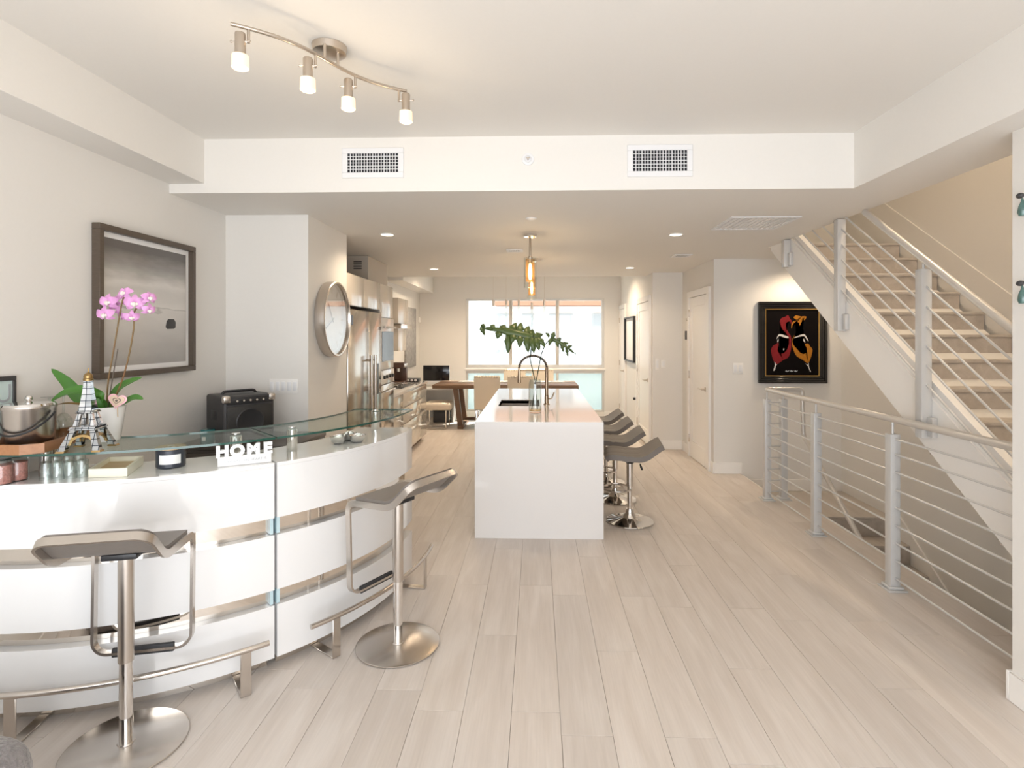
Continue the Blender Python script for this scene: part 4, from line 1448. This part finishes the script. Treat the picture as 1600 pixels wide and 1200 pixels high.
# ---------------------------------------------------------------- bar stools (flat steel loop, padded seat)
def bar_stool():
    t = thing('bar_stool', '', 'stool')
    SH = .775
    prof = smooth_path([(-.255, .118), (-.125, -.006), (.165, -.020), (.152, -.485)], .05, 8)
    cum = [0]
    for a, b in zip(prof, prof[1:]):
        cum.append(cum[-1] + (b - a).length)
    LT = cum[-1]

    def at(s):
        s = max(0, min(LT, s))
        for i in range(len(prof) - 1):
            if s <= cum[i + 1] + 1e-9:
                f = (s - cum[i]) / max(1e-9, cum[i + 1] - cum[i])
                return prof[i] * (1 - f) + prof[i + 1] * f
        return prof[-1]

    def nrm(s):
        d = at(s + .006) - at(s - .006)
        d.normalize()
        return Vector((-d.y, d.x))        # (y, z): up on the seat

    HW, CR = .182, .055
    path = []
    def seg(p, q, n):
        for k in range(n):
            f = k / n
            path.append((p[0] * (1 - f) + q[0] * f, p[1] * (1 - f) + q[1] * f))
    def corner(cx, cs, a0):
        for k in range(7):
            a = a0 + PI / 2 * k / 7
            path.append((cx + CR * math.cos(a), cs + CR * math.sin(a)))
    seg((HW, CR), (HW, LT - CR), 46)
    corner(HW - CR, LT - CR, 0)
    seg((HW - CR, LT), (-HW + CR, LT), 6)
    corner(-HW + CR, LT - CR, PI / 2)
    seg((-HW, LT - CR), (-HW, CR), 46)
    corner(-HW + CR, CR, PI)
    seg((-HW + CR, 0), (HW - CR, 0), 6)
    corner(HW - CR, CR, 3 * PI / 2)

    def p3(a, s):
        q_ = at(s)
        return Vector((a, q_.x, SH + q_.y))
    m = MB()
    rings = []
    k = len(path)
    for i in range(k):
        a, s = path[i]
        c = p3(a, s)
        tg = (p3(*path[(i + 1) % k]) - p3(*path[i - 1])).normalized()
        n2 = nrm(s)
        nn = Vector((0, n2.x, n2.y))
        sd_ = tg.cross(nn).normalized()
        nn = sd_.cross(tg).normalized()
        hw_, ht_ = .0155, .0055
        rings.append([m.bm.verts.new(c + nn * x_ + sd_ * y_) for x_, y_ in ((hw_, ht_), (-hw_, ht_), (-hw_, -ht_), (hw_, -ht_))])
    for i in range(k):
        A2, B2 = rings[i], rings[(i + 1) % k]
        for j in range(4):
            m.bm.faces.new((A2[j], A2[(j + 1) % 4], B2[(j + 1) % 4], B2[j]))
    m.build('loop_frame', 'steel', t)
    S1 = cum[-1] - .465 - .03          # pad ends at the front bend

    def pad(u, v):
        s = .006 + u * (S1 - .006)
        a = (2 * v - 1)
        lim = HW - .006
        if s < CR:
            lim = HW - CR + math.sqrt(max(0, CR * CR - (CR - s) ** 2)) - .006
        q_ = at(s)
        n2 = nrm(s)
        return (a * lim, q_.x + n2.x * .010, SH + q_.y + n2.y * .010)
    MB().grid(pad, 36, 8, .018).build('seat_pad', 'leather', t)
    B(-.06, .06, -.06, .06, SH - .034, SH - .012, .003).build('seat_plate', 'black', t)
    MB().lathe([(0, .33), (.027, .33), (.0275, .334), (.0275, SH - .03), (0, SH - .03)], 24).build('column_sleeve', 'steel', t)
    MB().lathe([(0, .012), (.0235, .012), (.0235, .332), (0, .332)], 24).build('piston', 'chrome', t)
    MB().lathe([(0, 0), (.208, 0), (.212, .003), (.212, .008), (.207, .011), (.03, .014), (.0275, .018), (0, .018)], 56).build('base_plate', 'steel', t)
    s_ = at(LT)
    m = MB().box(-.115, .115, s_.x - .009, s_.x + .009, SH + s_.y - .018, SH + s_.y + .018, .004)
    m.build('footrest_sleeve', 'rubber', t)
    MB().tube([(.0, .0, SH - .036), (.10, .03, SH - .04), (.17, .05, SH - .043)], .004, 6).build('lever', 'chrome', t)
    return t


bs = bar_stool()
bs.location = (-.713, 2.85, 0)
bs.rotation_euler = (0, 0, R(60.8))
tag(bs, 'grey padded bar stool with steel loop footrest at the steel bowl end of the bar', None, 'bar stools at the curved bar')
b2 = copy_tree(bs)
b2.location = (-1.592, 2.116, 0)
b2.rotation_euler = (0, 0, R(14))
tag(b2, 'grey padded bar stool with steel loop footrest beside the grey plush pouf', None, 'bar stools at the curved bar')

# ---------------------------------------------------------------- grey pouf corner
pu = thing('plush_pouf', 'grey plush pouf on the floor beside the bar stool base', 'pouf', (-1.745, 1.33, 0))
m = MB()
def pouf(u, v):
    a = 2 * PI * u
    b = PI * (v - .5) * .96
    c, s = math.cos(a), math.sin(a)
    sq = lambda q_, e: math.copysign(abs(q_) ** e, q_)
    return (.31 * sq(c, .35) * sq(math.cos(b), .35), .29 * sq(s, .35) * sq(math.cos(b), .35), .225 + .222 * sq(math.sin(b), .35))
m.grid(pouf, 64, 32)
bmesh.ops.remove_doubles(m.bm, verts=m.bm.verts, dist=.0005)
m.build('cushion', 'fur', pu)
B(-.24, .24, -.22, .22, 0, .012).build('base_board', 'charcoal', pu)

# ---------------------------------------------------------------- things on the bar top
cd = thing('candle_jar', 'charcoal candle jar with wooden lid and paper label on the bar', 'candle', tuple(Pz(267, 729, ZT).to_2d()) + (ZT,), R(30))
MB().lathe([(0, .0005), (.055, .0005), (.060, .006), (.0605, .082), (.058, .085), (0, .085)], 36).build('jar', 'navy', cd)
MB().lathe([(0, .0855), (.0605, .0855), (.062, .088), (.061, .094), (0, .094)], 36).build('wooden_lid', 'lightwood', cd)
MB().tube([(-.012, 0, .0935), (0, 0, .0975), (.014, .004, .0945)], .005, 6).build('lid_knob', 'nickel', cd)
MB().grid(lambda u, v: (.0612 * math.sin((u - .5) * 1.5), -.0612 * math.cos((u - .5) * 1.5), .022 + .042 * v), 12, 1, .0004).build('paper_label', 'label', cd)

tx = thing('cream_tray_box', 'shallow cream box with wooden inside lying on the bar', 'box', tuple(Pz(170, 745, ZT).to_2d()) + (ZT,))
O = Vector(tx.location)
q4 = [Pz(u, v, ZT) - O for u, v in ((138, 747), (199, 745), (225, 724.5), (168, 727))]
ex = (q4[1] - q4[0])
ey = (q4[3] - q4[0] + q4[2] - q4[1]) * .5
th_ = .011
hx = .038
def pq(a, b, z):
    p_ = q4[0] + ex * a + ey * b
    return (p_.x, p_.y, z)
m = MB()
ta, tb_ = th_ / ex.length, th_ / ey.length
for a0, a1, b0, b1 in ((0, 1, 0, tb_), (0, 1, 1 - tb_, 1), (0, ta, tb_, 1 - tb_), (1 - ta, 1, tb_, 1 - tb_)):
    m.hexa([pq(a0, b0, .001), pq(a1, b0, .001), pq(a1, b1, .001), pq(a0, b1, .001), pq(a0, b0, hx), pq(a1, b0, hx), pq(a1, b1, hx), pq(a0, b1, hx)])
m.build('sides', 'cream', tx)
m = MB().hexa([pq(ta, tb_, .001), pq(1 - ta, tb_, .001), pq(1 - ta, 1 - tb_, .001), pq(ta, 1 - tb_, .001), pq(ta, tb_, .018), pq(1 - ta, tb_, .018), pq(1 - ta, 1 - tb_, .018), pq(ta, 1 - tb_, .018)])
m.build('wooden_inside', 'lightwood', tx)

pL, pR = Pz(340, 730.5, ZT), Pz(424, 722, ZT)
hv = (pR - pL)
hm = thing('home_sign', 'white block sign with cut-out letters reading HOME on the bar', 'sign', (*((pL + pR) * .5).to_2d(), ZT), math.atan2(hv.y, hv.x))
HWD = hv.length / 2
B(-HWD, HWD, -.001, .04, .0005, .045, .002).build('base_block', 'lacquer', hm)
mt = Matrix.Translation((0, .018, .045)) @ Matrix.Rotation(PI / 2, 4, 'X')
for ch, xx in zip('HOME', (-.094, -.032, .036, .098)):
    text('letter', ch, .070, 'lacquer', hm, Matrix.Translation((xx, .018, .0452)) @ Matrix.Rotation(PI / 2, 4, 'X') @ Matrix.Diagonal((1.05, 1, 1, 1)), .012, bold=.0042)
text('motto', 'IS WHERE THE HEART IS', .017, 'greytext', hm, Matrix.Translation((0, -.0015, .018)) @ Matrix.Rotation(PI / 2, 4, 'X'), .0004)

bw = thing('nut_bowls', 'cluster of joined small steel nut bowls on the bar', 'bowls', tuple(Pz(543, 691, ZT).to_2d()) + (ZT,), R(40))
for x_, y_ in ((-.058, -.005), (.045, -.03), (.03, .062)):
    MB().lathe([(0, .001), (.022, .001), (.035, .010), (.045, .03), (.047, .042), (.0445, .042), (.042, .030), (.032, .013), (0, .006)], 28, (x_, y_, 0)).build('bowl', 'chrome', bw)
MB().tube([(-.02, .0, .04), (0, .0, .062), (.012, .012, .06), (.01, .02, .04)], .004, 6).build('handle', 'chrome', bw)

# upturned tumblers under the glass
k = 0
gl_me = None
names = ['front row', 'rear row']
for r0, rowpts in enumerate((((72, 749), (91, 748.5), (110, 747), (129, 745)), ((88, 738), (106, 736.5), (124, 735)))):
    for u, v in rowpts:
        p = Pz(u, v, ZT)
        lbx = {72: 'small clear tumbler upturned beside the pink salt jar', 129: 'small clear tumbler upturned beside the cream box'}.get(u, 'small clear tumbler upturned among the others under the glass shelf')
        t = thing('tumbler_glass', lbx, 'glass', (p.x, p.y, ZT), 0, 'tumblers under the glass shelf')
        MB().lathe([(.022, .0005), (.0235, .0005), (.0255, .04), (.022, .072), (.013, .078), (0, .079), (0, .075), (.011, .073), (.020, .068), (.0238, .04), (.022, .0005)], 20).build('glass_body', 'glass', t)
for i, (u, v, r0) in enumerate(((28, 750, .034), (3, 756, .036))):
    p = Pz(u, v, ZT)
    t = thing('salt_jar', ('glass jar of pink salt next to the upturned tumblers', 'glass jar of pink salt at the wall end of the bar')[i], 'jar', (p.x, p.y, ZT), 0, 'jars of pink salt')
    MB().lathe([(0, .0005), (r0, .0005), (r0 + .002, .01), (r0 + .002, .085), (r0 - .006, .098), (0, .098)], 24).build('glass_body', 'glass', t)
    MB().lathe([(0, .004), (r0 - .003, .004), (r0 - .001, .012), (r0 - .001, .078), (0, .082)], 20).build('salt', 'salt', t)

# ---------------------------------------------------------------- things on the glass shelf
ty = thing('wooden_tray', 'reddish wooden serving tray with raised rim on the glass shelf', 'tray', (-2.16, 2.40, ZG))
out = [(-.115, -.215), (.075, -.215), (.135, -.165), (.02, .30), (-.115, .30)]
inn = [(-.105, -.200), (.068, -.200), (.118, -.158), (.010, .288), (-.105, .288)]
MB().prism(out, 0, .008).build('bottom', 'traywood', ty)
m = MB()
for i in range(5):
    j = (i + 1) % 5
    m.hexa([(*out[i], .008), (*out[j], .008), (*inn[j], .008), (*inn[i], .008), (*out[i], .040), (*out[j], .040), (*inn[j], .040), (*inn[i], .040)])
m.build('rim', 'traywood', ty)
ZTR = ZG + .0085
ib = thing('ice_bucket', 'brushed steel ice bucket with lid and swing handle on the wooden tray', 'ice bucket', (-2.157, 2.305, ZTR))
MB().lathe([(0, .0), (.085, .0), (.088, .004), (.094, .165), (.097, .170), (.097, .178), (0, .178)], 40).build('body', 'steel', ib)
MB().lathe([(0, .1785), (.094, .1785), (.09, .188), (.03, .196), (0, .196)], 36).build('lid', 'chrome', ib)
MB().ball((0, 0, .208), .014, n=12).build('lid_knob', 'chrome', ib)
hp = [(.103 * math.sin(a), -.103 * math.cos(a), .150 - .085 * math.cos(a)) for a in [R(-90 + 9 * i) for i in range(21)]]
m = MB().tube(hp, .0045, 8)
m.bm.transform(Matrix.Rotation(R(8), 4, 'Z'))
m.build('swing_handle', 'black', ib)
for i, (u, v, Y_) in enumerate(((77, 684, 2.47), (99, 676, 2.545))):
    p = Py(u, v, Y_)
    t = thing('wine_glass', ('clear wine glass standing upside down on the tray beside the ice bucket', 'clear wine glass standing upside down at the rear of the tray')[i], 'wine glass', (p.x, p.y, ZTR), 0, 'upturned wine glasses on the tray')
    MB().lathe([(.030, .0005), (.032, .0005), (.039, .05), (.034, .085), (.016, .108), (.005, .116), (.0035, .18), (.006, .19), (.031, .1945), (.031, .197), (0, .197), (0, .114), (.012, .106), (.031, .084), (.036, .05), (.030, .0005)], 24).build('glass_body', 'glass', t)
fs = thing('framed_sign', 'small dark framed mint sign hung on the wall behind the ice bucket', 'sign', (-2.281, 2.31, ZTR))
m = MB()
for a in ((-.10, .06, .28, .30), (-.10, .06, .0, .02), (-.10, -.085, .02, .28), (.045, .06, .02, .28)):
    m.box(-.008, .010, a[0], a[1], a[2], a[3], .002, 1)
m.build('frame', 'charcoal', fs)
B(-.004, .004, -.085, .045, .02, .28).build('panel', 'mint', fs)
text('letter', 'U', .11, 'greytext', fs, Matrix.Translation((.0045, .005, .19)) @ Matrix.Rotation(PI / 2, 4, 'Z') @ Matrix.Rotation(PI / 2, 4, 'X'), .0008)

# mirrored lattice tower figurine
tw = thing('tower_figurine', 'mirror-tiled lattice tower figurine with gold cap on the glass shelf', 'figurine', tuple(Pz(138, 702, ZG).to_2d()) + (ZG,), R(14))
def legs(z0, z1, h0, h1, w0, w1, mname, mt_):
    for sx_ in (-1, 1):
        for sy_ in (-1, 1):
            m = MB()
            c0, c1 = Vector((sx_ * h0, sy_ * h0)), Vector((sx_ * h1, sy_ * h1))
            m.hexa([(c0.x + a * w0, c0.y + b * w0, z0) for a, b in ((-1, -1), (1, -1), (1, 1), (-1, 1))] + [(c1.x + a * w1, c1.y + b * w1, z1) for a, b in ((-1, -1), (1, -1), (1, 1), (-1, 1))])
            m.build(mname, mt_, tw)
legs(.001, .008, .066, .064, .016, .016, 'foot', 'oldgold')
legs(.008, .088, .064, .036, .013, .010, 'leg', 'tiles')
legs(.104, .156, .031, .020, .0085, .007, 'upper_leg', 'tiles')
for z, h_, t__ in ((.088, .052, .014), (.156, .034, .011)):
    MB().box(-h_, h_, -h_, h_, z, z + t__ * .5, .002, 1).box(-h_ * .92, h_ * .92, -h_ * .92, h_ * .92, z + t__ * .5, z + t__, .002, 1).build('platform', 'tiles', tw)
for ax_ in range(4):
    m = MB()
    for i in range(8):
        a0, a1 = PI * i / 8, PI * (i + 1) / 8
        q_ = [(.050 * math.cos(a0), .028 + .042 * math.sin(a0)), (.040 * math.cos(a0), .026 + .034 * math.sin(a0)), (.040 * math.cos(a1), .026 + .034 * math.sin(a1)), (.050 * math.cos(a1), .028 + .042 * math.sin(a1))]
        pts = [(x_, -.052 + .2 * (z_ - .03), z_) for x_, z_ in q_] + [(x_, -.046 + .2 * (z_ - .03), z_) for x_, z_ in q_]
        m.hexa(pts)
    m.bm.transform(Matrix.Rotation(PI / 2 * ax_, 4, 'Z'))
    m.build('arch', 'oldgold', tw)
sp_ = [(.026, .168), (.021, .20), (.0165, .235), (.0135, .27), (.0125, .292)]
m = MB()
for (a, z0), (b, z1) in zip(sp_, sp_[1:]):
    m.hexa([(-a, -a, z0), (a, -a, z0), (a, a, z0), (-a, a, z0), (-b, -b, z1 - .001), (b, -b, z1 - .001), (b, b, z1 - .001), (-b, b, z1 - .001)])
m.build('shaft', 'tiles', tw)
MB().lathe([(0, .292), (.018, .292), (.019, .300), (.016, .303), (.017, .310), (.013, .320), (.005, .326), (.003, .328), (.0025, .345), (0, .346)], 16).build('gold_cap', 'oldgold', tw)

# orchid
oc = thing('potted_orchid', 'pink moth orchid in a white tapered pot on the glass shelf', 'orchid', tuple(Pz(167, 688, ZG).to_2d()) + (ZG,))
OL = Vector(oc.location)
MB().lathe([(0, .0), (.050, .0), (.053, .004), (.074, .155), (.0745, .158), (.070, .158), (.066, .14), (0, .135)], 36).build('pot', 'ceramic', oc)
OY = OL.y
rel = lambda u, v, dy=0: Py(u, v, OY + dy) - OL
def orchid_leaf(pts, wmax, name='leaf', mt_='leaf'):
    S = [Vector(p) for p in pts]
    def pos(t):
        f = t * (len(S) - 1)
        i = min(int(f), len(S) - 2)
        u = f - i
        p0, a, b, p3_ = S[max(i - 1, 0)], S[i], S[i + 1], S[min(i + 2, len(S) - 1)]
        return .5 * ((2 * a) + (b - p0) * u + (2 * p0 - 5 * a + 4 * b - p3_) * u * u + (3 * a - p0 - 3 * b + p3_) * u ** 3)
    def fn(u, v):
        p = pos(u)
        tg = (pos(min(1, u + .02)) - pos(max(0, u - .02))).normalized()
        sd_ = tg.cross(Vector((.35, -1, .45)))
        sd_ = tg.cross(Vector((0, -.75, .66))).normalized()
        w_ = wmax * (math.sin(PI * min(1, .12 + .88 * u) ** .8) ** .7) if u < 1 else 0
        a = 2 * v - 1
        up_ = sd_.cross(tg).normalized()
        return p + sd_ * (a * w_) + up_ * (.25 * w_ * a * a)
    return MB().grid(fn, 14, 6, .002).build(name, mt_, oc)
orchid_leaf([(0, 0, .15), tuple(rel(130, 625)), tuple(rel(105, 598)), tuple(rel(80, 576))], .030)
orchid_leaf([(0, -.01, .15), tuple(rel(135, 612, -.06)), tuple(rel(105, 613, -.1)), tuple(rel(79, 628, -.12))], .026)
orchid_leaf([(0, 0, .15), tuple(rel(185, 608, .03)), tuple(rel(205, 596, .05)), tuple(rel(222, 590, .06))], .022)
orchid_leaf([(.01, 0, .15), tuple(rel(196, 628, -.02)), tuple(rel(212, 621, -.03)), tuple(rel(224, 624, -.03))], .020)
orchid_leaf([(0, -.01, .15), tuple(rel(158, 622, -.05)), tuple(rel(148, 612, -.08)), tuple(rel(140, 604, -.10))], .022)
orchid_leaf([(0, -.01, .14), tuple(rel(140, 634, -.05)), tuple(rel(110, 630, -.08)), tuple(rel(90, 632, -.09))], .006, 'aerial_root', 'stem')
s1 = [(0, 0, .13), tuple(rel(168, 600)), tuple(rel(178, 545)), tuple(rel(187, 492)), tuple(rel(191, 470)), tuple(rel(196, 461)), tuple(rel(204, 457))]
s2 = [(.01, 0, .13), tuple(rel(193, 590)), tuple(rel(203, 550)), tuple(rel(208, 520)), tuple(rel(210, 505)), tuple(rel(208, 492)), tuple(rel(212, 482)), tuple(rel(222, 477)), tuple(rel(232, 470))]
MB().tube(smooth_path(s1, .05, 4), .0035, 7).build('flower_stem', 'stem', oc)
MB().tube(smooth_path(s2, .05, 4), .0035, 7).build('flower_stem', 'stem', oc)
MB().tube([(.004, -.004, .13), tuple(rel(176, 590, -.01)), tuple(rel(184, 545, -.01))], .0025, 6).build('support_stick', 'framebrown', oc)


def flower(u, v, dy, sc, yaw, pitch, roll=0):
    c = rel(u, v, dy)
    mtx = Matrix.Translation(c) @ Matrix.Rotation(yaw, 4, 'Z') @ Matrix.Rotation(pitch, 4, 'X') @ Matrix.Rotation(roll, 4, 'Y') @ Matrix.Scale(sc, 4)
    m = MB()
    for ang, L_, W_ in ((90, .038, .022), (215, .038, .022), (325, .038, .022), (20, .042, .034), (160, .042, .034)):
        a = R(ang)
        d_ = Vector((math.cos(a), 0, math.sin(a)))
        s_ = Vector((-d_.z, 0, d_.x))
        big = W_ > .03
        def fn(uu, vv, d_=d_, s_=s_, L_=L_, W_=W_, big=big):
            ww = W_ * math.sin(PI * min(.98, .10 + .88 * uu)) ** .6 * .75
            q_ = d_ * (L_ * uu) + s_ * (ww * (vv - .5) * 2 * .75)
            return q_ + Vector((0, -.012 * math.sin(PI * uu) - (.006 if big else 0) + .010 * uu * uu, 0))
        m.grid(fn, 6, 4)
    m.bm.transform(mtx)
    o = m.build('flower', 'petal', oc)
    l = MB()
    l.ball((0, -.016, -.004), .008, (1, 1.2, 1.4), 8)
    l.ball((-.008, -.014, -.002), .006, (1, .8, 1.2), 8).ball((.008, -.014, -.002), .006, (1, .8, 1.2), 8)
    l.bm.transform(mtx)
    l.build('lip', 'petalc', o)


for a in ((170, 472, -.02, 1.0, .15, .1), (165, 491, -.03, 1.0, .1, .25), (196, 459, -.01, .95, -.2, -.3), (211, 474, -.02, 1.1, .45, .1), (192, 470, .03, .95, .3, -.1), (206, 495, -.02, .8, .6, .4), (233, 466, .0, .85, 1.1, -.1), (232, 484, .01, .8, 1.2, .35), (191, 494, .03, .7, -.5, .3), (180, 484, .02, .75, .1, .1)):
    flower(*a)

# heart pick in the pot
hk = thing('heart_pick', 'pink and beige wooden heart decoration stuck in the orchid pot', 'decoration', tuple(Py(183, 626, OY - .055)))
def heart(s, cx=0, cz=0, n=28):
    return [(cx + s * 16 * math.sin(t) ** 3 / 17, cz + s * (13 * math.cos(t) - 5 * math.cos(2 * t) - 2 * math.cos(3 * t) - math.cos(4 * t)) / 17) for t in [2 * PI * i / n for i in range(n)]]
toY = Matrix.Rotation(R(18), 4, 'Z') @ Matrix.Rotation(R(12), 4, 'Y') @ Matrix.Rotation(PI / 2, 4, 'X')
for s_, z0, z1, mt_, nm in ((.040, -.003, .001, 'pink', 'back_heart'), (.031, .0011, .005, 'beigepaint', 'front_heart'), (.017, .0051, .0065, 'framebrown', 'inner_heart'), (.013, .0066, .008, 'beigepaint', 'centre_heart'), (.006, .0081, .009, 'framebrown', 'tiny_heart')):
    m = MB().prism(heart(s_)[::-1], z0, z1)
    m.bm.transform(toY)
    m.build(nm, mt_, hk)
MB().tube([(0, .002, -.03), (0, .004, -.075)], .002, 6).build('stick', 'lightwood', hk)

# ---------------------------------------------------------------- behind the bar: dark cabinet, speaker, teal jar
dc = thing('low_cabinet', 'dark low cabinet behind the bar carrying the black speaker', 'cabinet', (-1.90, 3.72, 0))
B(-.375, .375, -.26, .26, .05, .87, .004).build('body', 'darkwood', dc)
B(-.38, .38, -.27, .265, .871, .90, .004).build('top', 'darkwood', dc)
for sx_ in (-1, 1):
    B(sx_ * .19 - .18, sx_ * .19 + .18, -.275, -.261, .08, .85, .003).build('door', 'darkwood', dc)
B(-.36, .36, -.24, .25, 0, .05).build('plinth', 'black', dc)
sp_o = thing('party_speaker', 'black portable party speaker with knobs on top panel behind the bar', 'speaker', (-2.01, 3.725, .90), R(50))
MB().box(-.165, .165, -.15, .15, .0005, .30, .018, 3).build('body', 'charcoal', sp_o)
B(-.145, .145, -.158, -.148, .02, .235, .006).build('grille', 'grille', sp_o)
MB().lathe([(0, 0), (.085, 0), (.092, .004), (.085, .008), (.06, .002), (0, .002)], 36, mtx=Matrix.Translation((0, -.158, .125)) @ Matrix.Rotation(PI / 2, 4, 'X')).build('speaker_cone', 'black', sp_o)
pnl = B(-.145, .145, -.157, -.145, .243, .292, .004).build('control_panel', 'black', sp_o)
for k in range(6):
    MB().lathe([(0, 0), (.009, 0), (.007, .010), (0, .010)], 12, mtx=Matrix.Translation((-.085 + k * .042, -.157, .268)) @ Matrix.Rotation(PI / 2, 4, 'X')).build('knob', 'steel', pnl)
for sx_ in (-1, 1):
    B(sx_ * .145 - .022, sx_ * .145 + .022, -.162, -.12, .255, .304, .010).build('corner_guard', 'steel', sp_o)
B(-.168, -.164, -.04, .05, .14, .20, .002).build('side_grip', 'black', sp_o)
MB().tube(smooth_path([(-.11, .02, .298), (-.10, .02, .318), (.10, .02, .318), (.11, .02, .298)], .02, 4), .009, 8).build('carry_handle', 'black', sp_o)
p = Pz(318, 684, .90)
tj = thing('teal_jar', 'small teal candle jar beside the black party speaker', 'candle', (-2.10, 3.50, .90))
MB().lathe([(0, .0005), (.038, .0005), (.042, .006), (.042, .072), (.039, .075), (0, .075)], 28).build('jar', 'teal', tj)
MB().lathe([(0, .0755), (.043, .0755), (.043, .092), (.04, .095), (0, .095)], 28).build('lid', 'teal', tj)
MB().box(-.012, .012, -.0435, -.0425, .028, .052).build('paper_label', 'label', tj)

# ---------------------------------------------------------------- wall ornaments at the right wall
for i, (v, lbx) in enumerate(((315, 'dark knob wall hook with teal glass drop, upper of two'), (452, 'dark knob wall hook with teal glass drop, lower of two'))):
    p = Px(1598, v, 2.05)
    t = thing('wall_hook', lbx, 'wall hook', (2.075, p.y, p.z), 0, 'teal glass wall hooks')
    MB().tube([(-.0005, 0, .03), (-.03, 0, .028)], .006, 8).ball((-.036, 0, .025), .013, (1, 1.3, .9), 12).build('knob', 'charcoal', t)
    MB().lathe([(0, -.062), (.012, -.060), (.018, -.045), (.014, -.020), (.006, .0), (.003, .015), (0, .016)], 16, (-.026, 0, 0)).build('glass_drop', 'tealdrop', t)
